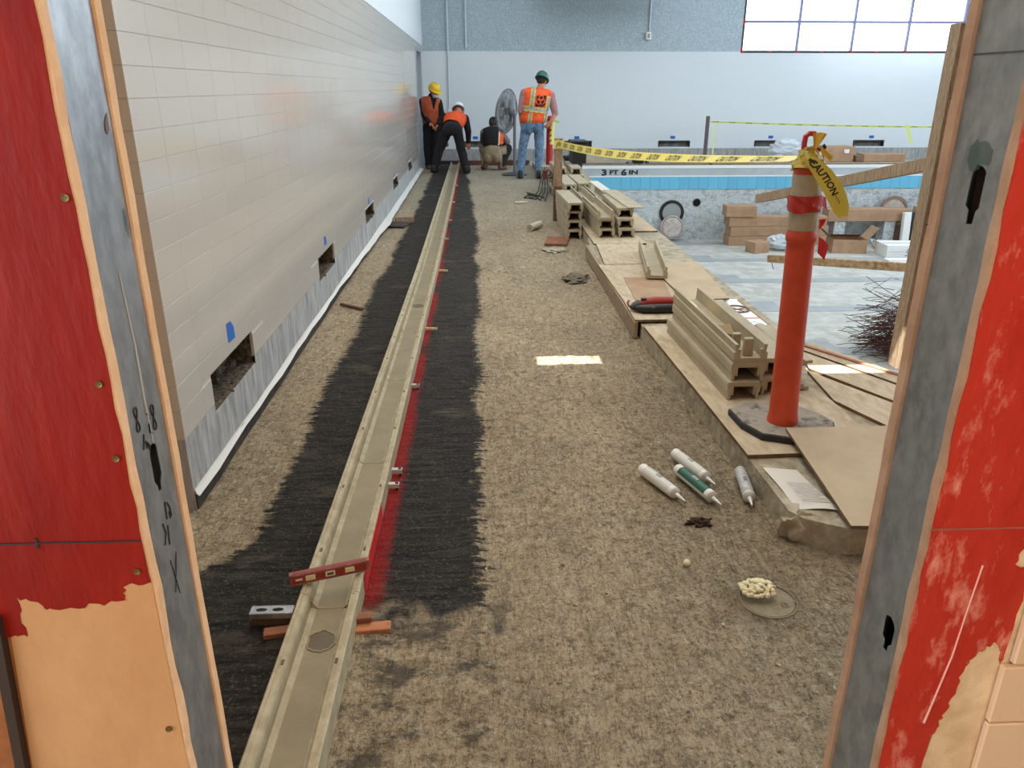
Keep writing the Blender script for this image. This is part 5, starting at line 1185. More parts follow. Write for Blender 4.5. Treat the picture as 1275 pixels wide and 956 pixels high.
# far deck boxes
carton('cardboard_box', (7.85, 17.2, .04), (.66, .40, .32), R(2), 'brown carton with white sticker on the far deck, behind the delineator top')
b = MB(); b.bx(7.95, 8.06, 16.985, 16.998, .22, .30); tag(build(b, 'sticker', white_m), 'white sticker on the brown far deck carton', 'sticker')
carton('cardboard_box', (8.86, 17.15, .04), (.92, .36, .16), R(-1), 'low flat carton on the far deck right of the taller carton')
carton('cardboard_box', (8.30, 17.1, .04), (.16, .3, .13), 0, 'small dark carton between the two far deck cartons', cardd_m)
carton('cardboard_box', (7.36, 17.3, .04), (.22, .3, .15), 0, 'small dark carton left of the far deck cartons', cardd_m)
t = thing('plastic_wrapped_bucket', 'white bucket under crumpled clear plastic on the far deck', 'bucket', (6.65, 17.1, .04))
b = MB(); b.lathe([(.15, 0), (.17, .3), (.175, .3), (.175, .33), (.0001, .33)], 20, Matrix.Translation((6.55, 17.1, .041))); build(b, 'pail', mat('pale_pail', (214, 222, 232), .5), t, smooth=True)
def crumple(mb, c, r, seed, n=14):
    r_ = random.Random(seed)
    rows = [[Vector(c) + Vector((r[0] * math.sin(math.pi * (i + .3) / n) * math.cos(2 * math.pi * j / 16), r[1] * math.sin(math.pi * (i + .3) / n) * math.sin(2 * math.pi * j / 16), r[2] * math.cos(math.pi * (i + .3) / n))) * 1.0 for j in range(17)] for i in range(n)]
    off = [[r_.uniform(.78, 1.18) for j in range(16)] for i in range(n)]
    for i in range(n):
        for j in range(17): rows[i][j] = Vector(c) + (rows[i][j] - Vector(c)) * off[i][j % 16]
    mb.sheet(rows, .001); return mb
b = crumple(MB(), (6.68, 17.05, .32), (.36, .2, .18), 4); build(b, 'plastic_wrap', plastic_m, t)

# ---- pool floor clutter along the far pool wall
ZP = POOLZ + .001
for i, (z, xo) in enumerate(((0, .0), (.20, .02), (.40, -.03))):
    carton('long_carton', (6.28 + xo, 16.05, ZP + z), (2.08, .36, .195), R(.5 * i), ['bottom long carton of the stack against the far pool wall', 'middle long carton of the stack against the far pool wall', 'top long carton of the stack against the far pool wall'][i], group='long cartons stacked in the pool')
carton('cardboard_box', (5.45, 16.0, ZP + .60), (.62, .36, .22), R(-3), 'crushed carton on the left end of the long carton stack')
carton('cardboard_box', (5.62, 15.2, ZP), (.36, .3, .22), R(20), 'small brown carton on the pool floor in front of the carton stack')
b = crumple(MB(), (6.16, 15.40, ZP + .16), (.26, .2, .15), 9); tag(build(b, 'plastic_bag', plastic_m), 'crumpled clear plastic bag on the pool floor by the carton stack', 'bag')
for (x_, y_, s_, rz, lb) in ((6.30, 15.1, .13, 10, 'left white small box on the pool floor'), (6.72, 15.2, .13, -14, 'right white small box on the pool floor'), (6.55, 15.0, .10, 30, 'front white small box on the pool floor, lowest of three')):
    carton('small_white_box', (x_, y_, ZP), (s_, s_, s_ * (.95 if s_ > .11 else .5)), R(rz), lb, whitebox_m, 'small white boxes on the pool floor')
carton('small_white_box', (6.90, 16.0, ZP + .598), (.17, .17, .15), R(5), 'white small box on top of the long carton stack', whitebox_m)
carton('open_carton', (7.44, 15.2, ZP), (.66, .46, .27), R(-8), 'open brown carton with spread flaps on the pool floor', None, None, True)
carton('long_carton', (8.25, 16.2, ZP + .46), (1.75, .34, .25), R(-1), 'long brown carton raised on blocks right of the orange post')
for x_, lb in ((7.66, 'left'), (8.74, 'right')):
    b = MB(); b.bx(x_ - .12, x_ + .12, 16.06, 16.36, ZP, ZP + .458); tag(build(b, 'support_block', pool_m, bevel=.01), lb + ' grey block holding up the long raised carton', 'block', 'blocks under the raised carton')
lump('rubble_pile', (8.25, 15.75, ZP + .05), (.42, .2, .12), pool_m, 'grey rubble pile under the raised long carton', 'rubble', 12, 40, .35)
b = MB(); b.box((8.35, 15.38, ZP + .075), (.42, .3, .03), Euler((R(12), R(-14), 0)).to_matrix()); tag(build(b, 'card_scrap', card_m), 'loose bent cardboard scrap beside the open carton', 'cardboard')
# wheel / round ring, white tube and boards
t = thing('round_disc', 'round mottled brown disc standing behind the raised carton', 'reel', (8.97, 16.42, POOLZ + .35))
Mr = Matrix.Translation((8.95, 16.42, ZP + .62)) @ Matrix.Rotation(R(90), 4, 'X')
b = MB(); b.lathe([(.25, -.02), (.31, -.02), (.31, .02), (.25, .02), (.25, -.02)], 32, Mr); build(b, 'rim', mat('brown_grey_rim', (136, 112, 92), .8), t)
b = MB(); b.lathe([(.0001, -.006), (.25, -.006), (.25, .006), (.0001, .006)], 32, Mr); build(b, 'disc', disc_m, t)
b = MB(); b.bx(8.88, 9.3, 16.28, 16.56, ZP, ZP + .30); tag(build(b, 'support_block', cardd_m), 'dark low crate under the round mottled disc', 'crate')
b = MB(); b.box((9.0, 15.90, ZP + .33), (.16, .10, .66), Matrix.Rotation(R(-6), 3, 'X')); tag(build(b, 'white_carton', whitebox_m, bevel=.01), 'narrow white carton leaning upright beside the round mottled disc', 'box')
b = MB(); b.box((9.12, 15.90, ZP + .33), (.05, .10, .66), Matrix.Rotation(R(-6), 3, 'X')); tag(build(b, 'black_strip', black_m, bevel=.004), 'thin black strip leaning beside the upright white carton', 'strip')
b = MB(); b.bx(9.25, 9.50, 15.95, 16.2, ZP, ZP + .75); tag(build(b, 'cardboard_sheet', card_m, bevel=.004), 'tall narrow carton standing beside the black strip', 'box')
carton('cardboard_box', (9.80, 16.0, ZP), (.45, .4, .6), 0, 'tall carton at the right, mostly behind the guard post')
carton('cardboard_box', (9.80, 16.0, ZP + .601), (.5, .36, .2), R(4), 'carton on top of the tall carton behind the guard post')
# white flat carton with a round mark
t = carton('white_carton', (8.72, 14.75, ZP), (1.55, .55, .24), R(-3), 'long white carton with a small round mark on the pool floor', whitebox_m)
Mw = wmat(t); b = MB(); ring = [Mw @ Vector((-.35 + .035 * math.cos(a), -.2765, .13 + .045 * math.sin(a))) for a in [2 * math.pi * k / 16 for k in range(17)]]; b.tube(ring, .006, 5, False); b.box(Mw @ Vector((-.35, -.2765, .045)), (.13, .002, .014), Mw.to_3x3()); build(b, 'round_mark', ink_m, t)
t = carton('white_carton', (8.6, 13.95, ZP), (1.7, .55, .05), R(-4), 'flat white card sheet with scrawl on the pool floor', whitebox_m)
Mw = wmat(t); b = MB(); b.tube([Mw @ Vector((-.45 + .03 * k, -.05 + .025 * math.sin(k * 1.9), .053)) for k in range(14)], .006, 5); build(b, 'scrawl', ink_m, t)
# round lids and wall openings of the pool
t = thing('drain_cover', 'dusty round drain lid leaning against the far pool wall', 'lid', (4.17, 16.45, POOLZ + .02))
Ml2 = Matrix.Translation((4.165, 16.43, ZP + .30)) @ Matrix.Rotation(R(80), 4, 'X')
b = MB(); b.lathe([(.0001, .02), (.22, .02), (.245, .012), (.25, -.012), (.0001, -.015)], 36, Ml2); build(b, 'lid', disc_m, t, smooth=True)
b = MB(); b.lathe([(.205, .0205), (.212, .024), (.225, .0205), (.215, .019), (.205, .0205)], 36, Ml2); build(b, 'rim', mat('lid_rim', (136, 112, 98), .8), t, fix=False)
t = thing('drain_opening', 'round main drain opening with black ring on the far pool wall', 'drain', (4.17, PY - .02, -.98))
Mo = Matrix.Translation((4.17, PY - .0125, -.965)) @ Matrix.Rotation(R(90), 4, 'X')
b = MB(); b.lathe([(.20, 0), (.20, .025), (.265, .025), (.265, 0), (.20, 0)], 36, Mo); build(b, 'ring', black_m, t, smooth=True)
b = MB(); b.lathe([(.0001, .021), (.205, .021)], 36, Mo); build(b, 'plate', mat('grey_plate', (150, 152, 150), .8), t, fix=False)
for x_, z_, r__, lb in ((4.70, -.755, .085, 'dark round pipe hole in the far pool wall right of the main drain'), (6.78, -.79, .10, 'dark round pipe hole in the far pool wall left of the orange post')):
    t = thing('pipe_hole', lb, 'pipe', (x_, PY - .02, z_ - .08), 'pipe holes in the far pool wall')
    Mo = Matrix.Translation((x_, PY - .0125, z_)) @ Matrix.Rotation(R(90), 4, 'X')
    b = MB(); b.lathe([(r__ * .88, .002), (r__ * .9, .012), (r__, .012), (r__ * 1.03, 0)], 24, Mo); build(b, 'collar', mat('dark_grey_pipe', (84, 86, 88), .6), t, smooth=True)
    b = MB(); b.lathe([(.0001, .003), (r__ * .89, .003)], 24, Mo); build(b, 'bore_shade', cav, t, fix=False)  # flat black disc stands in for the shade inside the pipe hole
b = MB(); b.ell((3.05, 16.2, ZP + .05), (.05, .05, .05), None, 10, 6); tag(build(b, 'red_cap', orange_dark_m, smooth=True), 'tiny red cap on the pool floor behind the far channel stack', 'cap')

# ---- pedestal fan
fn_ = thing('pedestal_fan', 'large pedestal fan with wire guard beside the standing worker', 'fan', (.70, 15.05, 0))
FC = Vector((.565, 15.05, 1.135)); nF = Vector((-.84, .50, .10)).normalized(); Rf = nF.to_track_quat('Z', 'Y').to_matrix().to_4x4(); Rf.translation = FC
b = MB()
def rng2(r, z, rad): return [Rf @ Vector((r * math.cos(a), r * math.sin(a), z)) for a in [2 * math.pi * k / 40 for k in range(41)]]
b.tube(rng2(.39, 0, 0), .011, 6, False)
for r, z in ((.13, .085), (.24, .075), (.33, .05), (.13, -.085), (.24, -.075), (.33, -.05)): b.tube(rng2(r, z, 0), .004, 4, False)
for s_ in (1, -1):
    for k in range(84):
        a = 2 * math.pi * k / 84; b.tube([Rf @ Vector((r * math.cos(a), r * math.sin(a), s_ * z)) for r, z in ((.06, .09), (.2, .082), (.32, .055), (.39, .0))], .0026, 4, False)
build(b, 'guard', wire_m, fn_, fix=False)
for k in range(3):
    b = MB(); rows = []
    for i in range(7):
        r = .06 + .29 * i / 6; w_ = R(46) - R(10) * i / 6; rows.append([Rf @ Vector((r * math.cos(2 * math.pi * k / 3 + w_ * f), r * math.sin(2 * math.pi * k / 3 + w_ * f), .04 * f)) for f in (-.5, -.25, 0, .25, .5)])
    b.sheet(rows, .003); build(b, 'blade', mat('grey_fan_blade', (150, 152, 150), .45), fn_, smooth=True)
b = MB(); b.lathe([(.03, .03), (.06, .02), (.07, -.05), (.07, -.13), (.045, -.16), (.0001, -.165)], 20, Rf); build(b, 'motor', mat('grey_motor', (96, 98, 100), .5), fn_, smooth=True)
b = MB(); b.tube([(.715, 15.0, .04), (.715, 15.0, 1.10)], .028, 12); b.bar((.715, 15.0, 1.08), Rf @ Vector((0, 0, -.12)), .04, .04); build(b, 'pole', mat('steel_pole', (120, 124, 128), .4, metal=.4), fn_, smooth=True)
b = MB(); b.lathe([(.24, 0), (.24, .02), (.10, .05), (.03, .06), (.0001, .06)], 24, Matrix.Translation((.715, 15.0, .0))); build(b, 'base', mat('dark_motor', (70, 70, 72), .5), fn_, smooth=True)
# brown bar lying at the workers' feet along the far end
b = MB(); b.bx(-.35, 1.1, 16.95, 17.03, 0, .10); tag(build(b, 'floor_timber', mat('rusty_timber', (112, 60, 44), .85, var=(80, 48, 40), vscale=5), bevel=.004), 'reddish timber lying across the floor behind the workers', 'timber')
b = MB(); b.bx(-1.0, 1.15, 17.4, 17.46, 0, .06); tag(build(b, 'floor_timber', mat('black_timber', (44, 40, 40), .85), bevel=.004), 'black timber along the foot of the far wall', 'timber')

# ================================================================== PEOPLE
def fuse(mb, name, m, parent, voxel, it=4, post=None, noise=0.0):
    me = bpy.data.meshes.new('tmp'); me.from_pydata(mb.v, [], mb.f); o = bpy.data.objects.new('tmp', me); C.objects.link(o)
    r = o.modifiers.new('r', 'REMESH'); r.mode = 'VOXEL'; r.voxel_size = voxel
    if it: s_ = o.modifiers.new('s', 'SMOOTH'); s_.iterations = it; s_.factor = .5
    dg = bpy.context.evaluated_depsgraph_get(); dg.update(); ev = o.evaluated_get(dg); me2 = bpy.data.meshes.new_from_object(ev)
    bpy.data.objects.remove(o); bpy.data.meshes.remove(me)
    n = len(me2.vertices); co = np.empty(n * 3); me2.vertices.foreach_get('co', co); co = co.reshape(-1, 3)
    if noise:
        no = np.empty(n * 3); me2.vertices.foreach_get('normal', no); no = no.reshape(-1, 3)
        k = vnoise(co[:, 0] * 22 + 50 + co[:, 1] * 8, co[:, 2] * 16 + 50 + co[:, 1] * 13, 31) - .5; co = co + no * (k * noise)[:, None]
    if post is not None:
        keep = post(co); bm = bmesh.new(); bm.from_mesh(me2); bm.verts.ensure_lookup_table()
        for i, v in enumerate(bm.verts): v.co = co[i]
        bmesh.ops.delete(bm, geom=[bm.verts[i] for i in range(n) if not keep[i]], context='VERTS'); bm.to_mesh(me2); bm.free()
        n = len(me2.vertices); co = np.empty(n * 3); me2.vertices.foreach_get('co', co); co = co.reshape(-1, 3)
    world = co.copy(); Mi = np.array(wmat(parent).inverted()); co = co @ Mi[:3, :3].T + Mi[:3, 3]
    me2.vertices.foreach_set('co', co.reshape(-1)); me2.materials.clear(); me2.materials.append(m); me2.name = name
    me2.polygons.foreach_set('use_smooth', [True] * len(me2.polygons)); me2.update()
    ob = link_mesh(name, me2, parent); ob['_'] = 1; del ob['_']
    return ob
def peel(src, name, m, parent, pred, off=.005):
    """a garment patch: the faces of src whose world centre satisfies pred, lifted along the normals"""
    me = src.data; W = wmat(parent); n = len(me.vertices)
    co = np.empty(n * 3); me.vertices.foreach_get('co', co); co = co.reshape(-1, 3); no = np.empty(n * 3); me.vertices.foreach_get('normal', no); no = no.reshape(-1, 3)
    Wn = np.array(W); wc = co @ Wn[:3, :3].T + Wn[:3, 3]; wn = no @ Wn[:3, :3].T
    fs = [tuple(p.vertices) for p in me.polygons]; cen = np.array([wc[list(f)].mean(0) for f in fs]); nor = np.array([wn[list(f)].mean(0) for f in fs])
    k = pred(cen, nor); sel = [fs[i] for i in np.nonzero(k)[0]]
    if not sel: return None
    idx = sorted({i for f in sel for i in f}); mp_ = {v: j for j, v in enumerate(idx)}
    me2 = bpy.data.meshes.new(name); me2.from_pydata((co[idx] + no[idx] * off).tolist(), [], [tuple(mp_[i] for i in f) for f in sel]); me2.materials.append(m)
    me2.polygons.foreach_set('use_smooth', [True] * len(sel)); return link_mesh(name, me2, parent)
def frame(fwd, up):
    f = Vector(fwd).normalized(); u = Vector(up); s_ = f.cross(u).normalized(); u = s_.cross(f).normalized()
    return Matrix((s_, f, u)).transposed()          # local x right, y forward, z up
def hand(mb, wrist, d, palm_n, curl=.5, side=1):
    d = Vector(d).normalized(); n = Vector(palm_n); n = (n - d * n.dot(d)).normalized(); s_ = d.cross(n).normalized() * side
    w_ = Vector(wrist); mb.cap(w_, w_ + d * .03, .026, .028, 10)
    for k in range(4): mb.cap(w_ + d * .02 + s_ * (.010 * (k - 1.5)), w_ + d * .085 + s_ * (.019 * (k - 1.5)), .016, .0125, 8)
    for k, L_ in enumerate((.068, .078, .074, .058)):
        p = w_ + d * .088 + s_ * (.019 * (k - 1.5)); a1 = d * math.cos(curl * .6) + n * math.sin(curl * .6); a2 = d * math.cos(curl * 1.5) + n * math.sin(curl * 1.5)
        q = p + a1 * L_ * .55; mb.cap(p, q, .0105, .0098, 8); mb.cap(q, q + a2 * L_ * .5, .0096, .0085, 8)
    p = w_ + d * .03 - s_ * .025; q = p + (d * .6 - s_ * .7 + n * .3).normalized() * .04; mb.cap(p, q, .013, .0115, 8); mb.cap(q, q + (d * .85 - s_ * .2 + n * .45).normalized() * .032, .0112, .009, 8)
def head(mb, c, H, s_=1.0):
    c = Vector(c)
    def e(p, r): mb.ell(c + H @ (Vector(p) * s_), tuple(v * s_ for v in r), H, 14, 10)
    e((0, -.01, .03), (.076, .096, .088)); e((0, .02, -.035), (.062, .075, .075)); e((0, .055, -.075), (.04, .04, .03))
    e((0, .094, -.012), (.013, .020, .026)); e((0, .085, .025), (.05, .022, .014))
    for q in (-1, 1): e((q * .077, -.005, -.005), (.012, .022, .034)); e((q * .04, .07, -.025), (.022, .025, .022))
    e((0, .088, -.058), (.025, .012, .006)); e((0, .086, -.068), (.022, .012, .007))
def eyes(parent, c, H):
    c = Vector(c)
    for q in (-1, 1):
        b = MB(); b.ell(c + H @ Vector((q * .032, .086, .004)), (.012, .008, .009), H, 10, 6); build(b, 'eye', mat('eye_white', (220, 214, 206), .3), parent, smooth=True)
        b = MB(); b.ell(c + H @ Vector((q * .032, .092, .004)), (.006, .004, .006), H, 8, 6); build(b, 'iris', mat('dark_eye', (40, 28, 20), .3), parent, smooth=True)
def hard_hat(parent, c, H, m, s_=1.0):
    M_ = H.to_4x4(); M_.translation = Vector(c)
    S = Matrix.Diagonal((.93, 1.12, 1, 1))
    b = MB(); b.lathe([(.125, .028), (.128, .034), (.121, .040), (.118, .075), (.104, .115), (.075, .145), (.038, .160), (.0001, .163)], 28, M_ @ S @ Matrix.Scale(s_, 4)); h = build(b, 'hard_hat', m, parent, smooth=True)
    b = MB(); vs = []
    brim = [(math.sin(a) * .125, math.cos(a) * .14 + .045 * max(0, math.cos(a)) ** 1.5, .034 - .012 * max(0, math.cos(a))) for a in [2 * math.pi * k / 32 for k in range(33)]]
    inn = [(math.sin(a) * .108, math.cos(a) * .125, .040) for a in [2 * math.pi * k / 32 for k in range(33)]]
    b.sheet([[M_ @ Vector(p) * 1.0 for p in brim], [M_ @ Vector(p) for p in inn]], .005); build(b, 'brim', m, h, smooth=True)
    b = MB(); b.tube([M_ @ Vector((0, .125 * math.cos(a) * 1.0, .045 + .122 * math.sin(a))) for a in [math.pi * (k + 1) / 14 for k in range(13)]], .010, 8); build(b, 'ridge', m, h, smooth=True)
    b = MB(); b.tube([M_ @ Vector((.096 * math.cos(a), .112 * math.sin(a), .012)) for a in [math.pi + math.pi * k / 12 for k in range(13)]], .011, 6); build(b, 'headband', black_m, h)
    return h
def shoe(parent, heel, toe, m, name='shoe', up=Vector((0, 0, 1))):
    h = Vector(heel); t_ = Vector(toe); d = (t_ - h).normalized(); mb = MB(); mb.cap(h + up * .05, h + d * .06 + up * .045, .044, .046); mb.cap(h + d * .05 + up * .042, t_ - d * .05 + up * .036, .046, .040); mb.cap(h + up * .05, h + up * .11, .045, .047); mb.cap(h + d * .1 + up * .036, t_ - d * .045 + up * .032, .05, .042)
    fuse(mb, name, m, parent, .010, 2, lambda co: co[:, 2] > -1)
def limb(mb, a, c, e, r0, r1, r2): mb.cap(a, c, r0, r1); mb.cap(c, e, r1, r2)
VB, VC = .0085, .011

# ---- the standing worker in jeans (back to us)
P4 = thing('person', 'person standing with back turned in jeans, orange vest with logo and green hard hat', 'person', (.98, 14.42, 0))
Lsh, Rsh = Vector((.86, 14.44, 1.455)), Vector((1.325, 14.44, 1.42)); nk = Vector((1.11, 14.45, 1.525)); hd = Vector((1.165, 14.50, 1.655))
pel = Vector((1.01, 14.42, .945)); Lh, Rh = Vector((.905, 14.42, .90)), Vector((1.115, 14.42, .90)); Lk, Rk = Vector((.825, 14.44, .49)), Vector((1.135, 14.44, .49)); La_, Ra_ = Vector((.785, 14.40, .09)), Vector((1.125, 14.40, .09))
Le, Re = Vector((.795, 14.40, 1.165)), Vector((1.405, 14.40, 1.13)); Lw, Rw = Vector((.80, 14.47, .99)), Vector((1.335, 14.33, .985))
H4 = frame((.30, .80, -.38), (.12, .1, 1))
mb = MB(); head(mb, hd, H4); mb.cap(nk - Vector((0, 0, .03)), hd - Vector((0, .02, .06)), .062, .058)
def torso(mb, pel, nk, Ls, Rs, w=1.0, g=0.0):
    ch = (Ls + Rs) / 2 * .6 + pel * .4 ; ch2 = (Ls + Rs) / 2 * .82 + pel * .18; sd = (Rs - Ls).normalized(); ax = (nk - pel).normalized(); fw = ax.cross(sd).normalized(); M_ = Matrix((sd, fw, ax)).transposed()
    mb.ell(pel, (.168 * w + g, .118 * w + g, .13 + g), M_, 18, 12); mb.ell(pel * .62 + ch * .38 + Vector((0, 0, 0)), (.165 * w + g, .122 * w + g, .17 + g), M_, 18, 12)
    mb.ell(ch, (.185 * w + g, .125 * w + g, .19 + g), M_, 18, 12); mb.ell(ch2, (.19 * w + g, .115 * w + g, .15 + g), M_, 18, 12)
    mb.cap(Ls + (Rs - Ls) * .06, nk - ax * .045, .066 + g, .062 + g); mb.cap(Rs + (Ls - Rs) * .06, nk - ax * .045, .066 + g, .062 + g)
torso(mb, pel, nk, Lsh, Rsh, 1.05)
limb(mb, Lsh, Le, Lw, .062, .046, .031); limb(mb, Rsh, Re, Rw, .062, .046, .031)
hand(mb, Lw, (-.05, .1, -1), (1, 0, 0), .9, 1); hand(mb, Rw, (-.6, -.1, -.6), (0, 1, 0), .8, 1)
limb(mb, Lh, Lk, La_, .088, .058, .042); limb(mb, Rh, Rk, Ra_, .088, .058, .042)
fuse(mb, 'body', skin_m, P4, VB, 2)
mb = MB(); torso(mb, pel + Vector((0, 0, .08)), nk, Lsh, Rsh, 1.05, .010); mb.cap(Lsh, Lsh.lerp(Le, .55), .078, .072); mb.cap(Rsh, Rsh.lerp(Re, .55), .078, .072)
mb.cap(Lsh.lerp(Le, .5), Le + (Lw - Le) * .05, .072, .060); mb.cap(Rsh.lerp(Re, .5), Re + (Rw - Re) * .05, .072, .060)
fuse(mb, 'shirt', plaid_m, P4, VC, 3, None, .008)
mb = MB(); mb.ell(pel - Vector((0, 0, .01)), (.192, .142, .135), None, 20, 12); mb.ell(pel + Vector((-.07, -.055, -.055)), (.10, .10, .12)); mb.ell(pel + Vector((.07, -.055, -.055)), (.10, .10, .12))
for a, c, e in ((Lh, Lk, La_), (Rh, Rk, Ra_)): mb.cap(a, c, .104, .078); mb.cap(c, e + Vector((0, 0, -.03)), .080, .072)
jn = fuse(mb, 'jeans', denim_m, P4, VC, 4, None, .016)
peel(jn, 'back_pocket', mat('dark_denim', (84, 108, 138), .9), P4, lambda c, n: (n[:, 1] < -.5) & (np.abs(np.abs(c[:, 0] - 1.01) - .085) < .05) & (c[:, 2] > .84) & (c[:, 2] < .95), .003)
mb = MB(); torso(mb, pel + Vector((0.01, 0, .10)), nk - Vector((0, 0, .005)), Lsh + Vector((.02, 0, -.005)), Rsh + Vector((-.02, 0, -.005)), 1.20, .030)
vs_ = fuse(mb, 'vest', vest_m, P4, VC, 4, lambda co: (co[:, 2] > .955) & ((co[:, 0] - 1.10) ** 2 + (co[:, 1] - 14.46) ** 2 + (co[:, 2] - 1.555) ** 2 > .075 ** 2), .010)
bk = lambda n: n[:, 1] < .35
def slant(c): return c[:, 0] - 1.09 - (c[:, 2] - 1.2) * .16      # across-coordinate following the leaning back
peel(vs_, 'lime_edge', lime_m, P4, lambda c, n: bk(n) & (np.abs(slant(c) + .125) < .037) & ((c[:, 2] > 1.21)), .004)
peel(vs_, 'lime_edge', lime_m, P4, lambda c, n: bk(n) & (np.abs(slant(c) + .115) < .035) & (c[:, 2] < 1.13), .004)
peel(vs_, 'lime_edge', lime_m, P4, lambda c, n: bk(n) & (np.abs(slant(c) - .165) < .032) & (c[:, 2] < 1.40), .004)
peel(vs_, 'lime_edge', lime_m, P4, lambda c, n: (n[:, 1] < .6) & (np.abs(c[:, 2] - 1.185 + (c[:, 0] - 1.05) * .13) < .042), .005)
peel(vs_, 'reflective_stripe', silver_m, P4, lambda c, n: bk(n) & (np.abs(slant(c) + .125) < .022) & (c[:, 2] > 1.2), .007)
peel(vs_, 'reflective_stripe', silver_m, P4, lambda c, n: bk(n) & (np.abs(slant(c) + .115) < .020) & (c[:, 2] < 1.15), .007)
peel(vs_, 'reflective_stripe', silver_m, P4, lambda c, n: bk(n) & (np.abs(slant(c) - .165) < .018) & (c[:, 2] < 1.39), .007)
peel(vs_, 'reflective_stripe', silver_m, P4, lambda c, n: (n[:, 1] < .6) & (np.abs(c[:, 2] - 1.185 + (c[:, 0] - 1.05) * .13) < .025), .009)
def logo(c, n):
    u, v = slant(c) - .025, c[:, 2] - 1.335; sq = (np.abs(u) < .085) & (np.abs(v) < .082) & bk(n)
    rg = np.zeros(len(u), bool)
    for a in (90, 210, 330): d = np.hypot(u - .035 * math.cos(R(a)), v - .035 * math.sin(R(a))); rg |= np.abs(d - .042) < .0085
    return sq & ~rg
peel(vs_, 'logo_mark', blackc_m, P4, logo, .005)
b = MB()
for k in range(6): b.bar((1.035 + .026 * k, 14.262, 1.238 - .004 * k), (1.050 + .026 * k, 14.262, 1.240 - .004 * k), .018, .006, (0, -1, 0))
peel(vs_, 'logo_lettering', blackc_m, P4, lambda c, n: bk(n) & (np.abs(c[:, 2] - 1.242) < .010) & (np.abs(slant(c) - .02) < .075) & (((slant(c) * 1000).astype(int) % 28) > 9), .005)
hard_hat(P4, hd + H4 @ Vector((0, -.01, .0)), H4, hat_green_m)
mb = MB(); mb.ell(hd + H4 @ Vector((0, -.022, .01)), (.083, .095, .085), H4, 16, 10); fuse(mb, 'hair', hair_m, P4, .01, 1, lambda co: (co - np.array(hd)) @ np.array(H4 @ Vector((0, 1, -.25))) < .03)
b = MB(); b.tube([hd + H4 @ Vector((-.04, .11, -.0)), hd + H4 @ Vector((-.085, .06, .0)), hd + H4 @ Vector((-.083, -.01, .005))], .004, 5); build(b, 'glasses', black_m, P4)
shoe(P4, (.785, 14.34, 0.002), (.755, 14.58, .002), boot_dark_m); shoe(P4, (1.125, 14.34, .002), (1.165, 14.58, .002), boot_dark_m)

# ---- the worker bending over the drain
P2 = thing('person', 'person bending over in bright orange vest, dark trousers and white hard hat', 'person', (-.5, 15.45, 0))
pel = Vector((-.455, 15.40, .83)); nk = Vector((-.355, 15.88, 1.06)); Lsh, Rsh = Vector((-.565, 15.80, 1.01)), Vector((-.215, 15.80, .985)); hd = Vector((-.345, 16.02, 1.12))
Lh, Rh = Vector((-.555, 15.41, .79)), Vector((-.365, 15.41, .79)); Lk, Rk = Vector((-.715, 15.52, .43)), Vector((-.285, 15.44, .42)); La_, Ra_ = Vector((-.835, 15.50, .09)), Vector((-.195, 15.36, .085))
Le, Re = Vector((-.66, 15.86, .78)), Vector((-.155, 15.82, .76)); Lw, Rw = Vector((-.60, 15.95, .60)), Vector((-.155, 15.90, .555))
H2 = frame((.05, .75, -.65), (0, .6, .8))
mb = MB(); head(mb, hd, H2); mb.cap(nk, hd - Vector((0, .05, .03)), .06, .056); torso(mb, pel, nk, Lsh, Rsh)
limb(mb, Lsh, Le, Lw, .058, .044, .03); limb(mb, Rsh, Re, Rw, .058, .044, .03); hand(mb, Lw, (.1, .1, -1), (0, 1, 0), .5); hand(mb, Rw, (0, .1, -1), (0, 1, 0), .5)
limb(mb, Lh, Lk, La_, .085, .056, .042); limb(mb, Rh, Rk, Ra_, .085, .056, .042); fuse(mb, 'body', skin_m, P2, VB, 2)
mb = MB()
for a, c, e in ((Lsh, Le, Lw), (Rsh, Re, Rw)): mb.cap(a, c, .082, .066); mb.cap(c, e, .066, .050)
torso(mb, pel + (nk - pel) * .15, nk, Lsh, Rsh, 1.0, .008); fuse(mb, 'dark_jacket', blackc_m, P2, VC, 3, None, .008)
mb = MB(); mb.ell(pel - Vector((0, -.0, .005)), (.185, .15, .13), None, 20, 12); mb.ell(pel + Vector((-.06, -.05, -.03)), (.105, .10, .12)); mb.ell(pel + Vector((.06, -.05, -.03)), (.105, .10, .12))
for a, c, e in ((Lh, Lk, La_), (Rh, Rk, Ra_)): mb.cap(a, c, .108, .088); mb.cap(c, e + Vector((0, 0, -.03)), .088, .078)
fuse(mb, 'trousers', navy_m, P2, VC, 4, None, .014)
mb = MB(); torso(mb, pel + (nk - pel) * .20, nk - (nk - pel) * .02, Lsh + Vector((.015, 0, 0)), Rsh - Vector((.015, 0, 0)), 1.03, .03)
fuse(mb, 'vest', vest_m, P2, VC, 4, lambda co: (co - np.array(pel)) @ np.array((nk - pel).normalized()) > .05, .010)
hard_hat(P2, hd + H2 @ Vector((0, -.01, 0)), H2, hat_white_m); eyes(P2, hd, H2)
shoe(P2, (-.835, 15.44, .002), (-.86, 15.68, .002), boot_dark_m); shoe(P2, (-.195, 15.32, .002), (-.15, 15.54, .002), boot_dark_m)

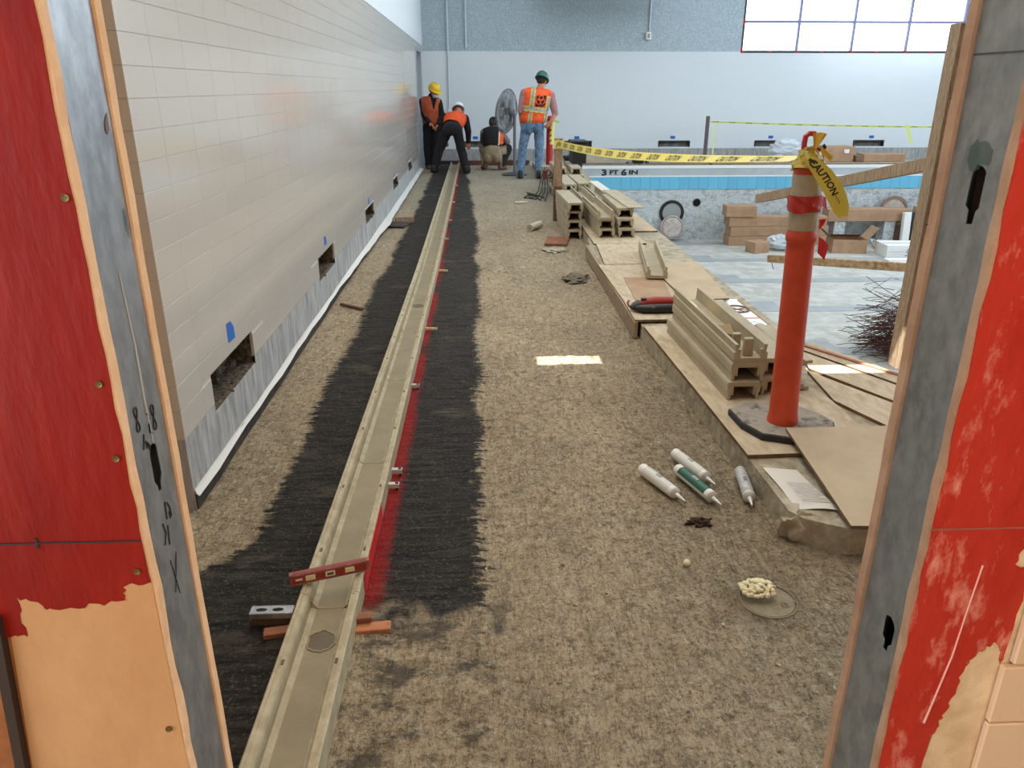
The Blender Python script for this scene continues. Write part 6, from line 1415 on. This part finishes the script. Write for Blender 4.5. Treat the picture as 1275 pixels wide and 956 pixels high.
# ---- the masked worker by the corner doorway
P1 = thing('person', 'person standing in the corner with yellow hard hat, face mask and dull orange vest', 'person', (-.88, 16.3, 0))
pel = Vector((-.89, 16.30, .86)); nk = Vector((-.875, 16.28, 1.36)); Lsh, Rsh = Vector((-1.045, 16.32, 1.29)), Vector((-.735, 16.24, 1.27)); hd = Vector((-.815, 16.24, 1.475))
Lh, Rh = Vector((-.975, 16.31, .82)), Vector((-.805, 16.29, .82)); Lk, Rk = Vector((-.985, 16.28, .45)), Vector((-.81, 16.22, .45)); La_, Ra_ = Vector((-.975, 16.31, .09)), Vector((-.82, 16.26, .09))
Le, Re = Vector((-1.03, 16.28, 1.03)), Vector((-.675, 16.22, 1.02)); Lw, Rw = Vector((-.93, 16.13, .90)), Vector((-.74, 16.09, .88))
H1 = frame((.62, -.62, -.42), (.2, -.2, 1))
mb = MB(); head(mb, hd, H1); mb.cap(nk - Vector((0, 0, .02)), hd - Vector((0, 0, .06)), .056, .054); torso(mb, pel, nk, Lsh, Rsh, .95)
limb(mb, Lsh, Le, Lw, .055, .042, .03); limb(mb, Rsh, Re, Rw, .055, .042, .03); hand(mb, Lw, (.7, -.3, -.5), (0, 0, -1), .6); hand(mb, Rw, (-.5, -.3, -.6), (0, 0, -1), .6)
limb(mb, Lh, Lk, La_, .082, .055, .042); limb(mb, Rh, Rk, Ra_, .082, .055, .042); fuse(mb, 'body', skin_m, P1, VB, 2)
mb = MB(); torso(mb, pel + Vector((0, 0, .03)), nk - Vector((0, 0, .0)), Lsh, Rsh, .95, .012)
for a, c, e in ((Lsh, Le, Lw), (Rsh, Re, Rw)): mb.cap(a, c, .078, .064); mb.cap(c, e, .064, .048)
mb.cap(nk - Vector((0, 0, .03)), nk + Vector((.01, -.01, .03)), .075, .068); fuse(mb, 'dark_jacket', blackc_m, P1, VC, 3, None, .008)
mb = MB(); mb.ell(pel - Vector((0, 0, .02)), (.175, .14, .13), None, 20, 12)
for a, c, e in ((Lh, Lk, La_), (Rh, Rk, Ra_)): mb.cap(a, c, .100, .084); mb.cap(c, e + Vector((0, 0, -.02)), .084, .078)
fuse(mb, 'trousers', navy_m, P1, VC, 4, None, .012)
mb = MB(); torso(mb, pel + Vector((0, 0, .08)), nk - Vector((0, 0, .01)), Lsh + Vector((.02, 0, 0)), Rsh - Vector((.02, 0, 0)), .98, .032)
fwd1 = (Rsh - Lsh).normalized().cross(Vector((0, 0, 1))).normalized()
def vopen(co):
    u = co[:, 0] + .845; front = co[:, 1] < 16.26; v = (co[:, 2] - 1.14); return (co[:, 2] > .83) & ~(front & (v > 0) & (np.abs(u - .02) < v * .26))
fuse(mb, 'vest', vest_dull_m, P1, VC, 4, vopen, .012)
hard_hat(P1, hd + H1 @ Vector((0, -.01, 0)), H1, hat_yellow_m); eyes(P1, hd, H1)
mb = MB(); mb.ell(hd + H1 @ Vector((0, .058, -.052)), (.062, .058, .05), H1, 16, 10); fuse(mb, 'face_mask', mask_m, P1, .006, 2, lambda co: (co - np.array(hd)) @ np.array(H1 @ Vector((0, 1, 0))) > .045)
mb = MB(); mb.ell(hd + H1 @ Vector((0, -.02, .01)), (.082, .092, .085), H1, 16, 10); fuse(mb, 'hair', hair_m, P1, .01, 1, lambda co: (co - np.array(hd)) @ np.array(H1 @ Vector((0, 1, -.2))) < .02)
shoe(P1, (-.985, 16.36, .002), (-.96, 16.12, .002), boot_m); shoe(P1, (-.825, 16.30, .002), (-.78, 16.08, .002), boot_m)

# ---- the squatting worker
P3 = thing('person', 'person squatting with back turned in dark vest, khaki seat and black cap', 'person', (.33, 15.95, 0))
pel = Vector((.315, 15.93, .32)); nk = Vector((.335, 16.08, .775)); Lsh, Rsh = Vector((.155, 16.04, .71)), Vector((.495, 16.06, .70)); hd = Vector((.345, 16.17, .875))
Lh, Rh = Vector((.225, 15.95, .30)), Vector((.405, 15.95, .30)); Lk, Rk = Vector((.13, 16.28, .45)), Vector((.635, 16.16, .40)); La_, Ra_ = Vector((.165, 15.98, .10)), Vector((.50, 15.93, .09))
Le, Re = Vector((.13, 16.24, .52)), Vector((.625, 16.12, .535)); Lw, Rw = Vector((.26, 16.42, .45)), Vector((.56, 16.32, .44))
H3 = frame((.25, .8, -.45), (0, .3, 1))
mb = MB(); head(mb, hd, H3); mb.cap(nk - Vector((0, .02, .03)), hd - Vector((0, .03, .05)), .058, .056); torso(mb, pel, nk, Lsh, Rsh, 1.0)
limb(mb, Lsh, Le, Lw, .056, .043, .03); limb(mb, Rsh, Re, Rw, .056, .043, .03); hand(mb, Lw, (.5, .5, -.5), (0, 0, -1), .6); hand(mb, Rw, (-.4, .5, -.5), (0, 0, -1), .6)
limb(mb, Lh, Lk, La_, .085, .056, .042); limb(mb, Rh, Rk, Ra_, .085, .056, .042); fuse(mb, 'body', skin_m, P3, VB, 2)
mb = MB(); torso(mb, pel + (nk - pel) * .3, nk, Lsh, Rsh, 1.0, .008)
for a, c, e in ((Lsh, Le, Lw), (Rsh, Re, Rw)): mb.cap(a, c, .076, .062); mb.cap(c, e, .062, .048)
fuse(mb, 'grey_sweater', grayc_m, P3, VC, 3, None, .008)
mb = MB(); mb.ell(pel + Vector((0, -.01, .02)), (.195, .155, .17), None, 20, 12); mb.ell(pel + Vector((-.08, -.06, -.06)), (.11, .11, .12)); mb.ell(pel + Vector((.08, -.06, -.06)), (.11, .11, .12))
for a, c, e in ((Lh, Lk, La_), (Rh, Rk, Ra_)): mb.cap(a, c, .105, .085); mb.cap(c, e + Vector((0, 0, .03)), .085, .072)
tr = fuse(mb, 'trousers', khaki_m, P3, VC, 4, None, .012)
peel(tr, 'dark_leg_panel', blackc_m, P3, lambda c, n: (c[:, 0] > .515) & ((c[:, 0] > .60) | (c[:, 2] < .30)), .004)
mb = MB(); torso(mb, pel + (nk - pel) * .40, nk - (nk - pel) * .02, Lsh + Vector((.02, 0, 0)), Rsh - Vector((.02, 0, 0)), 1.02, .03)
v3 = fuse(mb, 'vest', blackc_m, P3, VC, 4, lambda co: co[:, 2] > .46, .010)
peel(v3, 'orange_panel', vest_m, P3, lambda c, n: (c[:, 0] > .455) & (c[:, 2] > .50) & (c[:, 2] < .73), .004)
peel(v3, 'cream_edge', mat('cream_edge', (214, 190, 150), .8), P3, lambda c, n: (np.abs(c[:, 0] - .448 - (c[:, 2] - .6) * .08) < .013) & (c[:, 2] > .48) & (c[:, 2] < .76) & (n[:, 1] < .3), .006)
M_ = H3.to_4x4(); M_.translation = hd
b = MB(); b.lathe([(.090, -.005), (.095, .02), (.093, .06), (.078, .10), (.045, .125), (.0001, .132)], 24, M_ @ Matrix.Diagonal((.95, 1.1, 1, 1))); cp = build(b, 'cap', blackc_m, P3, smooth=True)
b = MB(); b.sheet([[M_ @ Vector((.075 * s_, .09 - .02 * abs(s_), .02)) for s_ in (-1, -.5, 0, .5, 1)], [M_ @ Vector((.065 * s_, .17 - .03 * abs(s_), .005)) for s_ in (-1, -.5, 0, .5, 1)]], .004); build(b, 'peak', blackc_m, cp)
mb = MB(); mb.ell(hd + H3 @ Vector((0, -.02, .0)), (.082, .092, .085), H3, 16, 10); fuse(mb, 'hair', hair_m, P3, .01, 1, lambda co: (co - np.array(hd)) @ np.array(H3 @ Vector((0, 1, -.2))) < .0)
shoe(P3, (.175, 15.92, .012), (.11, 16.17, .002), boot_m); shoe(P3, (.46, 15.86, .012), (.60, 16.07, .002), boot_m)
bpy.context.view_layer.update()
